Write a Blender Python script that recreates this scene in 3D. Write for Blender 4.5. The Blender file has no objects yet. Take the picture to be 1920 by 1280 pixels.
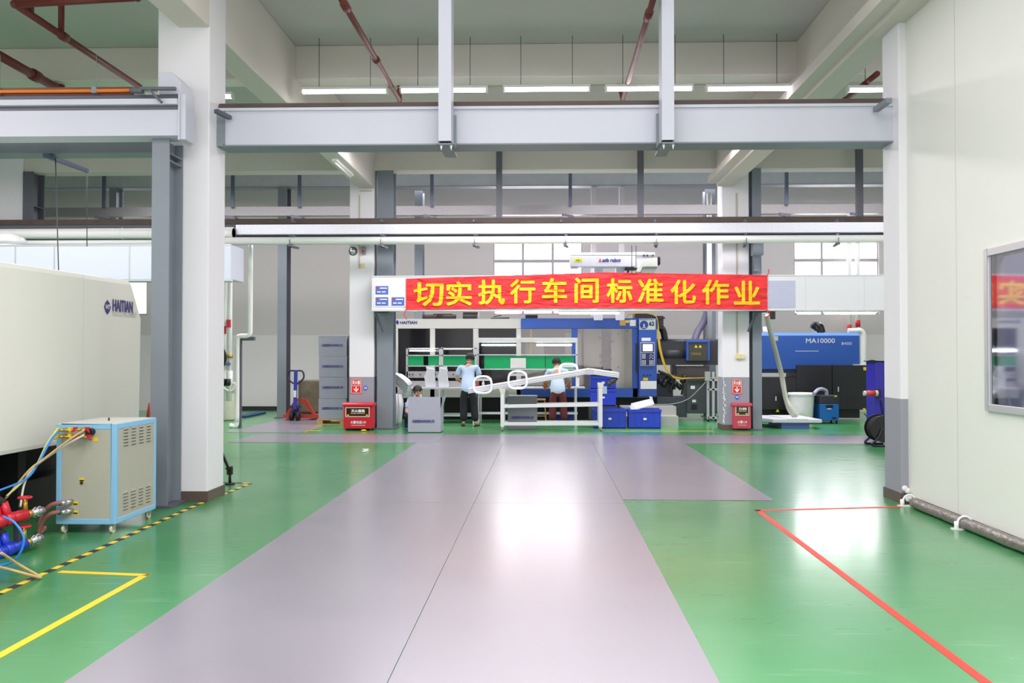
import bpy, bmesh, math, random
from mathutils import Vector, Matrix
random.seed(7)
PI = math.pi
col = bpy.context.scene.collection
scn = bpy.context.scene

# ------------------------------------------------------------------ camera
FOC = 1600.0                        # focal length in px of the 1920 px wide frame
EYE = Vector((0, 0, 1.55))
cam_d = bpy.data.cameras.new('camera'); cam = bpy.data.objects.new('camera', cam_d); col.objects.link(cam)
cam.location = EYE
cam.rotation_euler = (math.radians(90.9), 0, math.radians(1.5))
cam_d.sensor_width = 36; cam_d.lens = FOC / 1920 * 36
CX = 21.0
cam_d.shift_x = -CX / 1920; cam_d.clip_start = .05; cam_d.clip_end = 200
scn.camera = cam
RM = cam.rotation_euler.to_matrix()
def ray(px, py):
    return RM @ Vector(((px - 960 - CX) / FOC, -(py - 640) / FOC, -1))
def W(px, py, Y):                   # measured point at real depth Y
    d = ray(px, py); return EYE + d * (Y / d.y)
def F(px, py, z=0.0):               # measured point on the floor
    d = ray(px, py); return EYE + d * ((z - EYE.z) / d.z)
def WX(px, py, X):                  # measured point on a wall X = const
    d = ray(px, py); return EYE + d * (X / d.x)

# ------------------------------------------------------------------ materials
def lin(c):
    c = c / 255.0
    return c / 12.92 if c <= .04045 else ((c + .055) / 1.055) ** 2.4
MATS = {}
def mat(name, rgb, rough=.5, metal=0.0, var=.06, scale=6.0, bump=0.0, emit=0.0, spec=.5, stretch=None, coat=0.0, crough=.22, rvar=0.0, alpha=None):
    if name in MATS: return MATS[name]
    m = bpy.data.materials.new(name); m.use_nodes = True; MATS[name] = m
    nt = m.node_tree; b = nt.nodes['Principled BSDF']
    base = [lin(v) for v in rgb] + [1]
    b.inputs['Roughness'].default_value = rough; b.inputs['Metallic'].default_value = metal
    b.inputs['Specular IOR Level'].default_value = spec
    if coat: b.inputs['Coat Weight'].default_value = coat; b.inputs['Coat Roughness'].default_value = crough
    tc = nt.nodes.new('ShaderNodeTexCoord'); mp = nt.nodes.new('ShaderNodeMapping')
    nt.links.new(tc.outputs['Object'], mp.inputs[0])
    if stretch: mp.inputs['Scale'].default_value = stretch
    n = nt.nodes.new('ShaderNodeTexNoise'); n.inputs['Scale'].default_value = scale; n.inputs['Detail'].default_value = 4
    nt.links.new(mp.outputs[0], n.inputs['Vector'])
    if var:
        r = nt.nodes.new('ShaderNodeMix'); r.data_type = 'RGBA'
        r.inputs[6].default_value = [v * (1 - var * 1.6) for v in base[:3]] + [1]
        r.inputs[7].default_value = [min(1, v * (1 + var * 1.6)) for v in base[:3]] + [1]
        nt.links.new(n.outputs['Fac'], r.inputs[0]); nt.links.new(r.outputs[2], b.inputs['Base Color'])
    else:
        b.inputs['Base Color'].default_value = base
    if rvar:
        q = nt.nodes.new('ShaderNodeMapRange'); q.inputs[3].default_value = max(.02, rough - rvar); q.inputs[4].default_value = rough + rvar
        nt.links.new(n.outputs['Fac'], q.inputs[0]); nt.links.new(q.outputs[0], b.inputs['Roughness'])
    if bump:
        bp = nt.nodes.new('ShaderNodeBump'); bp.inputs['Strength'].default_value = bump; bp.inputs['Distance'].default_value = .02
        nt.links.new(n.outputs['Fac'], bp.inputs['Height']); nt.links.new(bp.outputs[0], b.inputs['Normal'])
    if emit:
        b.inputs['Emission Color'].default_value = base; b.inputs['Emission Strength'].default_value = emit
    if alpha is not None: b.inputs['Alpha'].default_value = alpha
    return m
def glass(name, rgb=(230, 235, 240), mixf=.25, rough=.03):
    if name in MATS: return MATS[name]
    m = bpy.data.materials.new(name); m.use_nodes = True; MATS[name] = m
    nt = m.node_tree; nt.nodes.remove(nt.nodes['Principled BSDF']); out = nt.nodes['Material Output']
    t = nt.nodes.new('ShaderNodeBsdfTransparent'); g = nt.nodes.new('ShaderNodeBsdfGlossy'); x = nt.nodes.new('ShaderNodeMixShader')
    t.inputs[0].default_value = [lin(v) for v in rgb] + [1]; g.inputs['Roughness'].default_value = rough
    x.inputs[0].default_value = mixf
    nt.links.new(t.outputs[0], x.inputs[1]); nt.links.new(g.outputs[0], x.inputs[2]); nt.links.new(x.outputs[0], out.inputs[0])
    return m

WHITE = mat('white_wall_paint', (232, 231, 235), .75, var=.025, scale=1.5, bump=.05)
PANEL = mat('cream_wall_panel', (230, 231, 224), .55, var=.02, scale=.8)
WALLG = mat('grey_back_wall', (206, 203, 201), .8, var=.04, scale=.9, stretch=(1, 1, .25))
SLAB = mat('grey_ceiling_concrete', (192, 190, 186), .9, var=.03, scale=1.2, bump=.08)
BEAMC = mat('cream_beam_concrete', (214, 208, 200), .85, var=.03, scale=1.0)
STEEL = mat('light_steel_paint', (198, 200, 212), .5, var=.04, scale=1.0, stretch=(1, 1, .5))
STEELD = mat('mid_grey_steel', (128, 136, 145), .5, var=.06, scale=2)
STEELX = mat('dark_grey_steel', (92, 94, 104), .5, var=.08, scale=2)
STEELB = mat('dark_rusty_rail', (84, 72, 66), .7, var=.2, scale=5)
GALV = mat('galvanised_zinc', (226, 228, 236), .3, .3, var=.06, scale=22)
ALU = mat('brushed_aluminium', (214, 216, 218), .35, .55, var=.03)
PVC = mat('white_pvc', (240, 242, 238), .3, var=.015)
RUSTR = mat('red_brown_pipe_paint', (112, 44, 38), .5, var=.12, scale=8)
BLACK = mat('black_plastic', (24, 24, 27), .45, var=.1)
DARK = mat('dark_charcoal_paint', (50, 51, 55), .45, var=.08, scale=3)
DARKG = mat('dark_tinted_window', (18, 16, 18), .12, var=.05)
RUB = mat('black_rubber', (22, 22, 22), .7)
BLUE = mat('machine_blue_paint', (48, 88, 176), .38, var=.05, scale=2)
BLUED = mat('deep_blue_paint', (24, 78, 160), .4, var=.05, scale=2)
BLUEL = mat('pale_blue_paint', (136, 190, 226), .45, var=.03)
BLUEC = mat('blue_crate_plastic', (30, 62, 190), .4, var=.06)
BLUEP = mat('violet_blue_paint', (46, 40, 158), .4, var=.05)
BEIGE = mat('machine_beige_paint', (206, 206, 198), .45, var=.03)
OFFW = mat('machine_off_white', (226, 227, 216), .45, var=.015, scale=.7)
SPECK = mat('speckled_grey_panel', (176, 174, 160), .5, var=.10, scale=160)
RED = mat('red_paint', (196, 24, 46), .35, var=.05)
REDS = mat('sign_red', (222, 34, 34), .4, var=0)
PINKR = mat('faded_red_paint', (196, 66, 84), .4, var=.05)
ORED = mat('orange_red_paint', (196, 64, 42), .45, var=.12)
YEL = mat('yellow_plastic', (240, 206, 20), .5, var=.05)
TAPEY = mat('tape_yellow', (240, 196, 40), .5, var=.08, scale=20)
TAPER = mat('tape_red', (226, 60, 48), .5, var=.10, scale=14)
TAPEK = mat('tape_black', (34, 36, 40), .5, var=.08)
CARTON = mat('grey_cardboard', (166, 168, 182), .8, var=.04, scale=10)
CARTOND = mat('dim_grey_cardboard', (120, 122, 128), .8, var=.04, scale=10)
INK = mat('dark_blue_ink', (60, 58, 140), .6, var=0)
INKB = mat('navy_logo_ink', (44, 36, 130), .5, var=0)
INKG = mat('grey_ink', (176, 178, 176), .6, var=0)
INKK = mat('black_ink', (20, 24, 26), .6, var=0)
PAPER = mat('white_paper', (240, 240, 236), .7, var=.03, emit=0)
GREEN = mat('green_board', (10, 176, 104), .6, var=.05)
WOOD = mat('pale_pine_wood', (206, 172, 108), .7, var=.12, scale=8, stretch=(.3, 3, 3))
WOODR = mat('stool_wood', (170, 120, 70), .6, var=.12)
SKIRT = mat('brown_skirting_tile', (92, 78, 70), .5, var=.08)
GREYP = mat('grey_dado_paint', (150, 150, 160), .6, var=.03)
BRASS = mat('brass', (190, 150, 60), .35, .8)
CHROME = mat('chrome', (200, 200, 205), .2, .9)
ORANGE = mat('orange_conductor_bar', (230, 132, 40), .5, var=.05)
DIRTY = mat('stained_grey_steel', (120, 112, 92), .55, .2, var=.35, scale=4)
PLATE = mat('floor_plate_laminate', (132, 128, 138), .36, var=.06, scale=1.6, spec=.8, rvar=.05, coat=.55)
DIAM = mat('diamond_tread_plate', (176, 176, 170), .4, .5, var=.15, scale=40, bump=.4)
TUBE = mat('lit_fluorescent_tube', (255, 252, 255), .5, var=0, emit=9)
TUBEP = mat('lit_violet_white_tube', (250, 238, 255), .5, var=0, emit=9)
TUBE2 = mat('lit_bench_tube', (245, 250, 255), .5, var=0, emit=12)
PANE2 = mat('dim_daylight_pane', (235, 240, 245), .3, var=0, emit=1.3)
PANE = mat('bright_daylight_pane', (255, 250, 252), .3, var=0, emit=7)
SCREEN = mat('lit_screen', (225, 240, 245), .3, var=0, emit=1.1)
SHIRT = mat('light_blue_shirt_cotton', (186, 206, 232), .85, var=.04, scale=14, bump=.3)
TROUB = mat('black_trouser_cotton', (24, 25, 34), .85, var=.1, bump=.3)
TROUM = mat('maroon_trouser_cotton', (88, 32, 36), .85, var=.1, bump=.3)
SKIN = mat('skin', (206, 156, 128), .55, var=.03)
HAIR = mat('black_hair', (22, 18, 18), .6, var=.15, scale=40, bump=.4)
HOSE = mat('translucent_hose', (204, 204, 190), .35, var=.05)
HOSEB = mat('blue_air_hose', (40, 132, 214), .35, var=.03)
HOSET = mat('tan_air_hose', (190, 160, 110), .4, var=.05)
PARTW = mat('white_moulded_plastic', (236, 238, 244), .35, var=.015)
DUCTW = mat('white_duct_panel', (226, 228, 230), .45, var=.02, scale=.7)
DUCTB = mat('pale_blue_duct_panel', (216, 222, 236), .45, var=.02, scale=.7)
GLASSW = glass('window_glass', (205, 205, 218), .5, .04)
GLASSM = glass('machine_window_glass', (236, 233, 230), .12, .06)
GALVD = mat('dull_zinc', (150, 148, 150), .4, .4, var=.1, scale=22)

def floor_mat():
    m = mat('green_epoxy', (66, 152, 92), .24, var=.0, spec=.6, coat=.34, crough=.14)
    nt = m.node_tree; b = nt.nodes['Principled BSDF']
    tc = nt.nodes.new('ShaderNodeTexCoord')
    n1 = nt.nodes.new('ShaderNodeTexNoise'); n1.inputs['Scale'].default_value = .45; n1.inputs['Detail'].default_value = 5
    n2 = nt.nodes.new('ShaderNodeTexNoise'); n2.inputs['Scale'].default_value = 3.0; n2.inputs['Detail'].default_value = 8
    mp = nt.nodes.new('ShaderNodeMapping'); mp.inputs['Scale'].default_value = (.5, 4, 1)
    nt.links.new(tc.outputs['Object'], n1.inputs['Vector']); nt.links.new(tc.outputs['Object'], mp.inputs[0]); nt.links.new(mp.outputs[0], n2.inputs['Vector'])
    cr = nt.nodes.new('ShaderNodeValToRGB')
    cr.color_ramp.elements[0].position = .3; cr.color_ramp.elements[0].color = (lin(38), lin(126), lin(62), 1)
    cr.color_ramp.elements[1].position = .75; cr.color_ramp.elements[1].color = (lin(82), lin(152), lin(98), 1)
    nt.links.new(n1.outputs['Fac'], cr.inputs[0])
    mx = nt.nodes.new('ShaderNodeMix'); mx.data_type = 'RGBA'; mx.inputs[0].default_value = .1
    sc = nt.nodes.new('ShaderNodeValToRGB'); sc.color_ramp.elements[0].position = .62; sc.color_ramp.elements[0].color = (0, 0, 0, 1)
    sc.color_ramp.elements[1].position = .72; sc.color_ramp.elements[1].color = (.16, .16, .16, 1)
    nt.links.new(n2.outputs['Fac'], sc.inputs[0]); nt.links.new(sc.outputs[0], mx.inputs[0])
    nt.links.new(cr.outputs[0], mx.inputs[6]); mx.inputs[7].default_value = (lin(170), lin(196), lin(176), 1)
    nt.links.new(mx.outputs[2], b.inputs['Base Color'])
    q = nt.nodes.new('ShaderNodeMapRange'); q.inputs[3].default_value = .24; q.inputs[4].default_value = .34
    nt.links.new(n2.outputs['Fac'], q.inputs[0]); nt.links.new(q.outputs[0], b.inputs['Roughness'])
    return m
FLOOR = floor_mat()
def banner_mat(name, rgb):
    m = mat(name, rgb, .6, var=0)
    nt = m.node_tree; b = nt.nodes['Principled BSDF']
    tc = nt.nodes.new('ShaderNodeTexCoord'); mp = nt.nodes.new('ShaderNodeMapping'); mp.inputs['Scale'].default_value = (.9, 1, 3.0); mp.inputs['Rotation'].default_value = (0, .35, 0)
    n = nt.nodes.new('ShaderNodeTexNoise'); n.inputs['Scale'].default_value = 1.6; n.inputs['Detail'].default_value = 5; n.inputs['Distortion'].default_value = .8
    bp = nt.nodes.new('ShaderNodeBump'); bp.inputs['Strength'].default_value = .8; bp.inputs['Distance'].default_value = .12
    nt.links.new(tc.outputs['Object'], mp.inputs[0]); nt.links.new(mp.outputs[0], n.inputs['Vector'])
    nt.links.new(n.outputs['Fac'], bp.inputs['Height']); nt.links.new(bp.outputs[0], b.inputs['Normal'])
    return m
BANR = banner_mat('red_banner_cloth', (230, 44, 48)); BANY = banner_mat('yellow_banner_paint', (255, 204, 0))
def dado_mat(name, zc, low=(150, 151, 162), high=(232, 231, 235)):
    m = mat(name, high, .7, var=0); nt = m.node_tree; b = nt.nodes['Principled BSDF']
    g = nt.nodes.new('ShaderNodeNewGeometry'); s = nt.nodes.new('ShaderNodeSeparateXYZ'); c = nt.nodes.new('ShaderNodeMath'); c.operation = 'GREATER_THAN'
    c.inputs[1].default_value = zc
    nt.links.new(g.outputs['Position'], s.inputs[0]); nt.links.new(s.outputs[2], c.inputs[0])
    x = nt.nodes.new('ShaderNodeMix'); x.data_type = 'RGBA'
    x.inputs[6].default_value = [lin(v) for v in low] + [1]; x.inputs[7].default_value = [lin(v) for v in high] + [1]
    nt.links.new(c.outputs[0], x.inputs[0]); nt.links.new(x.outputs[2], b.inputs['Base Color'])
    return m
DADO = dado_mat('white_over_grey_paint', 1.09)

# ------------------------------------------------------------------ mesh builder
SPLIT = set('tap_handle flange support_leg wire coupling tray_clamp insulator_clip tube tube_holder suspension_rod strip_knob push_button warning_sticker warning_triangle leg foot vent yellow_label white_label handle yellow_tag ear eye eyebrow connector saddle_clamp yellow_sticker black_mark door_window dark_panel black_cabinet mould_platen cross_rail sloping_rail end_rail foot_rail support_post wheel stiffener hydraulic_cabinet drawer_strip shelf_strip'.split())
class MB:
    def __init__(s): s.v = []; s.f = []; s.mi = []; s.sm = []; s.cur = 0; s.M = None
    def add(s, vs, fs, smooth=False):
        o = len(s.v)
        for p in vs:
            p = Vector(p)
            s.v.append(s.M @ p if s.M else p)
        for f in fs: s.f.append([i + o for i in f]); s.mi.append(s.cur); s.sm.append(smooth)
        return s
    def box(s, x0, x1, y0, y1, z0, z1):
        x0, x1 = min(x0, x1), max(x0, x1); y0, y1 = min(y0, y1), max(y0, y1); z0, z1 = min(z0, z1), max(z0, z1)
        return s.add([(x0,y0,z0),(x1,y0,z0),(x1,y1,z0),(x0,y1,z0),(x0,y0,z1),(x1,y0,z1),(x1,y1,z1),(x0,y1,z1)],
                     [(0,3,2,1),(4,5,6,7),(0,1,5,4),(1,2,6,5),(2,3,7,6),(3,0,4,7)])
    def pb(s, x0, y0, x1, y1, Y, d):     # box whose front face is measured at depth Y, d deep
        a = W(x0, (y0+y1)/2, Y); b = W(x1, (y0+y1)/2, Y); t = W((x0+x1)/2, y0, Y); u = W((x0+x1)/2, y1, Y)
        return s.box(a.x, b.x, Y, Y + d, u.z, t.z)
    def pbf(s, x0, y0, x1, Y, d):        # same, standing on the floor
        a = W(x0, y0, Y); b = W(x1, y0, Y); return s.box(a.x, b.x, Y, Y + d, 0.0, a.z)
    def bar(s, p0, p1, w, h, up=Vector((0,0,1))):
        p0 = Vector(p0); p1 = Vector(p1); d = (p1 - p0).normalized()
        up = Vector(up)
        if abs(d.dot(up)) > .98: up = Vector((0, 1, 0))
        r = d.cross(up).normalized(); u = r.cross(d).normalized()
        vs = []
        for p in (p0, p1):
            for a, b in ((-1,-1),(1,-1),(1,1),(-1,1)): vs.append(p + r*a*w/2 + u*b*h/2)
        return s.add(vs, [(0,1,2,3),(7,6,5,4),(0,4,5,1),(1,5,6,2),(2,6,7,3),(3,7,4,0)])
    def cyl(s, p0, p1, r0, r1=None, n=16, cap=True):
        r1 = r0 if r1 is None else r1
        p0 = Vector(p0); p1 = Vector(p1); d = (p1 - p0).normalized()
        a = Vector((0,0,1)) if abs(d.z) < .9 else Vector((1,0,0))
        u = d.cross(a).normalized(); w = d.cross(u).normalized(); vs = []
        for p, r in ((p0, r0), (p1, r1)):
            for i in range(n):
                t = 2*PI*i/n; vs.append(p + u*math.cos(t)*r + w*math.sin(t)*r)
        s.add(vs, [(i, n+i, n+(i+1)%n, (i+1)%n) for i in range(n)], True)
        if cap: s.add(vs, [tuple(range(n)), tuple(range(2*n-1, n-1, -1))])
        return s
    def lathe(s, c, prof, n=24, axis='Z'):
        vs = []; c = Vector(c)
        for r, z in prof:
            for i in range(n):
                t = 2*PI*i/n; p = (r*math.cos(t), r*math.sin(t), z)
                if axis == 'Y': p = (p[0], p[2], p[1])
                if axis == 'X': p = (p[2], p[0], p[1])
                vs.append(c + Vector(p))
        fs = []
        for k in range(len(prof)-1):
            for i in range(n): fs.append((k*n+i, k*n+(i+1)%n, (k+1)*n+(i+1)%n, (k+1)*n+i))
        return s.add(vs, fs, True)
    def torus(s, c, R, r, axis='Z', n=32, m=10, a0=0, a1=2*PI):
        pts = []
        full = abs(a1-a0-2*PI) < 1e-6
        for i in range(n + (0 if full else 1)):
            t = a0 + (a1-a0)*i/n; p = Vector((R*math.cos(t), R*math.sin(t), 0))
            if axis == 'Y': p = Vector((p.x, 0, p.y))
            if axis == 'X': p = Vector((0, p.x, p.y))
            pts.append(Vector(c)+p)
        return s.sweep(pts, r, m, full)
    def sweep(s, pts, r, m=10, closed=False, ry=None):
        pts = [Vector(p) for p in pts]; n = len(pts); vs = []; prev = None
        for i in range(n):
            if closed: d = pts[(i+1)%n] - pts[i-1]
            else: d = pts[min(i+1, n-1)] - pts[max(i-1, 0)]
            d.normalize()
            if prev is None:
                a = Vector((0,0,1)) if abs(d.z) < .9 else Vector((1,0,0)); u = d.cross(a).normalized()
            else: u = (prev - d*prev.dot(d)).normalized()
            prev = u; w = d.cross(u)
            rr = r[i] if isinstance(r, (list, tuple)) else r
            for j in range(m):
                t = 2*PI*j/m; vs.append(pts[i] + u*math.cos(t)*rr + w*math.sin(t)*(ry or rr))
        fs = []
        for i in range(n if closed else n-1):
            k = (i+1) % n
            for j in range(m): fs.append((i*m+j, k*m+j, k*m+(j+1)%m, i*m+(j+1)%m))
        s.add(vs, fs, True)
        if not closed: s.add(vs[:m], [tuple(range(m))]); s.add(vs[-m:], [tuple(range(m-1, -1, -1))])
        return s
    def tube(s, pts, r, m=10, k=8):     # Catmull-Rom smoothed tube
        P = [Vector(p) for p in pts]; P = [P[0]*2-P[1]] + P + [P[-1]*2-P[-2]]; out = []
        for i in range(1, len(P)-2):
            for j in range(k):
                t = j/k; a, b, c, d = P[i-1], P[i], P[i+1], P[i+2]
                out.append(.5*((2*b)+(-a+c)*t+(2*a-5*b+4*c-d)*t*t+(-a+3*b-3*c+d)*t**3))
        out.append(P[-2]); return s.sweep(out, r, m)
    def prism(s, poly, a, b, axis='Z'):  # polygon extruded from a to b
        n = len(poly)
        def mk(p, h): return {'Z': (p[0], p[1], h), 'Y': (p[0], h, p[1]), 'X': (h, p[0], p[1])}[axis]
        vs = [mk(p, a) for p in poly] + [mk(p, b) for p in poly]
        return s.add(vs, [tuple(range(n)), tuple(range(2*n-1, n-1, -1))] + [(i, (i+1)%n, n+(i+1)%n, n+i) for i in range(n)])
    def ball(s, c, r, n=16, sx=1, sy=1, sz=1):
        prof = [(r*math.sin(PI*i/10), -r*math.cos(PI*i/10)) for i in range(11)]
        vs = []; 
        for q, z in prof:
            for i in range(n):
                t = 2*PI*i/n; vs.append(Vector(c)+Vector((q*math.cos(t)*sx, q*math.sin(t)*sy, z*sz)))
        fs = [(k*n+i, k*n+(i+1)%n, (k+1)*n+(i+1)%n, (k+1)*n+i) for k in range(10) for i in range(n)]
        return s.add(vs, fs, True)
    def build(s, name, m, parent=None, bev=0.0):
        if parent is not None and name in SPLIT:
            key = {}; par = list(range(len(s.v)))
            def find(i):
                while par[i] != i: par[i] = par[par[i]]; i = par[i]
                return i
            for i, p in enumerate(s.v):
                k = (round(p.x, 4), round(p.y, 4), round(p.z, 4))
                if k in key: par[find(i)] = find(key[k])
                else: key[k] = i
            for f in s.f:
                for i in f[1:]: par[find(i)] = find(f[0])
            comp = {}
            for j, f in enumerate(s.f): comp.setdefault(find(f[0]), []).append(j)
            if 1 < len(comp) <= 60:
                out = None
                for fs in comp.values():
                    q = MB(); mp = {}
                    for j in fs:
                        g = []
                        for i in s.f[j]:
                            if i not in mp: mp[i] = len(q.v); q.v.append(s.v[i])
                            g.append(mp[i])
                        q.f.append(g); q.mi.append(s.mi[j]); q.sm.append(s.sm[j])
                    out = q._build(name, m, parent, bev)
                return out
        return s._build(name, m, parent, bev)
    def _build(s, name, m, parent=None, bev=0.0):
        if parent is not None: o = ORG[parent.name]
        else:
            xs = [p.x for p in s.v]; ys = [p.y for p in s.v]; zs = [p.z for p in s.v]
            o = Vector(((min(xs)+max(xs))/2, (min(ys)+max(ys))/2, min(zs)))
        me = bpy.data.meshes.new(name); me.from_pydata([p - o for p in s.v], [], s.f)
        for q in (m if isinstance(m, (list, tuple)) else [m]): me.materials.append(q)
        for i, p in enumerate(me.polygons): p.material_index = s.mi[i]; p.use_smooth = s.sm[i]
        bm = bmesh.new(); bm.from_mesh(me); bmesh.ops.remove_doubles(bm, verts=bm.verts, dist=1e-6)
        bmesh.ops.recalc_face_normals(bm, faces=bm.faces); bm.to_mesh(me); bm.free()
        ob = bpy.data.objects.new(name, me); col.objects.link(ob)
        if parent is not None: ob.parent = parent
        else: ob.location = o
        ORG[ob.name] = o
        if bev:
            b = ob.modifiers.new('bevel', 'BEVEL'); b.width = bev; b.segments = 2; b.limit_method = 'ANGLE'
        return ob
ORG = {}
def T(name, label, cat, loc=(0, 0, 0), group=None, kind=None):
    o = bpy.data.objects.new(name, None); col.objects.link(o); o.location = loc; o.empty_display_size = .1
    ORG[o.name] = Vector(loc); return tag(o, label, cat, group, kind)
def tag(o, label=None, cat=None, group=None, kind=None):
    if label: o['label'] = label
    if cat: o['category'] = cat
    if group: o['group'] = group
    if kind: o['kind'] = kind
    return o
def S(o, label): return tag(o, label, None, None, 'structure')
def dup(root, off, label, group=None):
    off = Vector(off)
    r = root.copy(); col.objects.link(r); r.location = root.location + off; ORG[r.name] = ORG[root.name] + off
    r['label'] = label
    if group: r['group'] = group
    for ch in [c for c in bpy.data.objects if c.parent == root]:
        c = ch.copy(); col.objects.link(c); c.parent = r; ORG[c.name] = ORG[r.name]
        for g in [q for q in bpy.data.objects if q.parent == ch]:
            d = g.copy(); col.objects.link(d); d.parent = c; ORG[d.name] = ORG[r.name]
    return r

def text(name, s, w, h, c, m, parent, face='-Y', bold=0.0, space=1.0, warp=None, shear=0.0):
    cu = bpy.data.curves.new('lettering_curve', 'FONT'); cu.body = s; cu.space_character = space; cu.shear = shear
    cu.resolution_u = 3
    t = bpy.data.objects.new('lettering_curve', cu); col.objects.link(t)
    bpy.context.view_layer.update()
    dg = bpy.context.evaluated_depsgraph_get()
    me = bpy.data.meshes.new_from_object(t.evaluated_get(dg))
    bpy.data.objects.remove(t); bpy.data.curves.remove(cu)
    xs = [v.co.x for v in me.vertices]; ys = [v.co.y for v in me.vertices]
    ax, bx, ay, by = min(xs), max(xs), min(ys), max(ys)
    sx = w / (bx - ax) if w else h / (by - ay); sy = h / (by - ay) if h else sx
    o = ORG[parent.name]
    if bold:                       # heavier strokes: shifted copies of the outline in one mesh
        bm = bmesh.new(); e = bold * 1.6 * (by - ay)
        for k, (dx, dy) in enumerate(((0, 0), (e, 0), (-e, 0), (0, e), (0, -e), (e*.7, e*.7), (-e*.7, e*.7), (e*.7, -e*.7), (-e*.7, -e*.7))):
            n0 = len(bm.verts); bm.from_mesh(me); bm.verts.ensure_lookup_table()
            for v in bm.verts[n0:]: v.co += Vector((dx, dy, k * .0004))
        bm.to_mesh(me); bm.free(); ax -= e; bx += e; ay -= e; by += e
        sx = w / (bx - ax) if w else h / (by - ay); sy = h / (by - ay) if h else sx
    for v in me.vertices:
        lift = v.co.z
        u = (v.co.x - (ax+bx)/2) * sx; q = (v.co.y - (ay+by)/2) * sy
        p = Vector((u, -lift, q)) if face == '-Y' else Vector((lift, u, q))
        p = Vector(c) + p
        if warp: p = warp(p)
        v.co = p - o
    me.materials.clear(); me.materials.append(m); me.name = name
    ob = bpy.data.objects.new(name, me); col.objects.link(ob); ob.parent = parent; ORG[ob.name] = o
    return ob
def mid(x0, y0, x1, y1, Y): return W((x0+x1)/2, (y0+y1)/2, Y)
def ptext(name, s, x0, y0, x1, y1, Y, m, parent, bold=0.0, shear=0, space=1.0):   # lettering filling a measured rectangle
    a = W(x0, y1, Y); b = W(x1, y0, Y)
    return text(name, s, b.x-a.x, b.z-a.z, ((a.x+b.x)/2, Y, (a.z+b.z)/2), m, parent, bold=bold, shear=shear, space=space)

# ================================================================== SETTING
ZS = 5.98                                   # ceiling slab underside
xL1 = F(412, 930).x                         # aisle side of the left column row
xLc = xL1
m = MB().box(-16, 11.5, -5, 24.2, -.1, 0); S(m.build('floor', FLOOR), 'green epoxy factory floor')
m = MB().box(-16, 11.5, -1, 18.3, ZS, ZS+.2); S(m.build('ceiling', SLAB), 'grey concrete ceiling slab')
m = MB().box(-16, 11.5, 18.0, 24.2, 7.0, 7.2); S(m.build('ceiling', SLAB), 'raised concrete ceiling over the far bay')
m = MB().box(-16, 11.5, 18.25, 18.4, 5.9, 7.05); S(m.build('wall_upstand', WALLG), 'grey wall strip between the two ceiling heights')
# back wall with window openings
YB = 23.6
wins = [(925, 1092), (1489, 1648), (196, 276)]
zt = W(1000, 440, YB).z; zb = W(1000, 590, YB).z
edges = sorted([(W(a, 520, YB).x, W(b, 520, YB).x) for a, b in wins])
m = MB(); x = -16.0
for a, b in edges:
    m.box(x, a, YB, YB+.25, 0, 7); m.box(a, b, YB, YB+.25, 0, zb); m.box(a, b, YB, YB+.25, zt, 7); x = b
m.box(x, 11.5, YB, YB+.25, 0, 7)
S(m.build('wall_back', dado_mat('back_wall_paint_and_light', 2.1, (212, 209, 208), (196, 192, 190))), 'grey painted back wall')  # lighter lower tone: two-tone paint, partly light put into the colour
for i, (a, b) in enumerate(edges):
    r = T('window_%d' % (i+1), ['small bright window behind the left machine', 'bright window above the banner', 'bright window right of the banner'][i], 'window', ((a+b)/2, YB, zb), kind='structure')
    m = MB(); n = 3 if b-a > 2 else 1
    m.box(a, b, YB+.05, YB+.12, zb, zb+.05); m.box(a, b, YB+.05, YB+.12, zt-.05, zt)
    zm = W(1000, 488, YB).z
    m.box(a, b, YB+.03, YB+.12, zm-.06, zm+.03)
    for k in range(n+1):
        xx = a + (b-a)*k/n; m.box(xx-.035, xx+.035, YB+.04, YB+.12, zb, zt)
    m.build('window_frame', mat('grey_window_frame', (170, 165, 168), .5), r)
    m = MB().box(a, b, YB+.13, YB+.15, zb, zt); m.build('pane', PANE2 if i == 0 else PANE, r)
m = MB().box(-16.2, -16, -5, 24.2, 0, 7.2); S(m.build('wall_left', WALLG), 'far left wall')
m = MB().box(11.5, 11.7, 8, 24.2, 0, 7.2); S(m.build('wall_right', WALLG), 'far right wall')
# partition wall on the right
XR = (F(1703, 941).x + F(1920, 1040).x) / 2 + .02
wy0, wy1 = 4.6, WX(1858, 600, XR).y
wz1 = WX(1858, 480, XR).z; wz0 = WX(1858, 757, XR).z
m = MB(); YF = F(1703, 941).y
m.box(XR, XR+.12, -2, wy0, .09, ZS); m.box(XR, XR+.12, wy1, YF, .09, ZS); m.box(XR, XR+.12, wy0, wy1, .09, wz0); m.box(XR, XR+.12, wy0, wy1, wz1, ZS)
S(m.build('wall_partition', PANEL), 'tall cream partition wall along the right of the aisle')
m = MB()
for yy in (7.95, 7.0, 5.9, 4.6, 3.4):
    if yy > wy1 or yy < wy0: m.box(XR-.002, XR, yy-.003, yy+.003, .1, ZS)
m.box(XR-.012, XR+.01, YF-.03, YF+.012, .09, ZS)
S(m.build('trim_1', mat('panel_joint', (196, 196, 196), .6)), 'thin vertical joints of the partition wall')
r = T('window_4', 'aluminium framed window in the cream partition wall', 'window', (XR, wy1, wz0), kind='structure')
m = MB(); fw = .06
for a in ((wy0, wy1, wz1, wz1+fw), (wy0, wy1, wz0-fw, wz0), (wy1, wy1+fw, wz0-fw, wz1+fw), (wy0-fw, wy0, wz0-fw, wz1+fw)):
    m.box(XR-.03, XR+.05, *a)
m.build('window_frame', ALU, r, bev=.004)
m = MB().box(XR-.012, XR-.004, wy0, wy1, wz0, wz1); m.build('pane', GLASSW, r)
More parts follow.
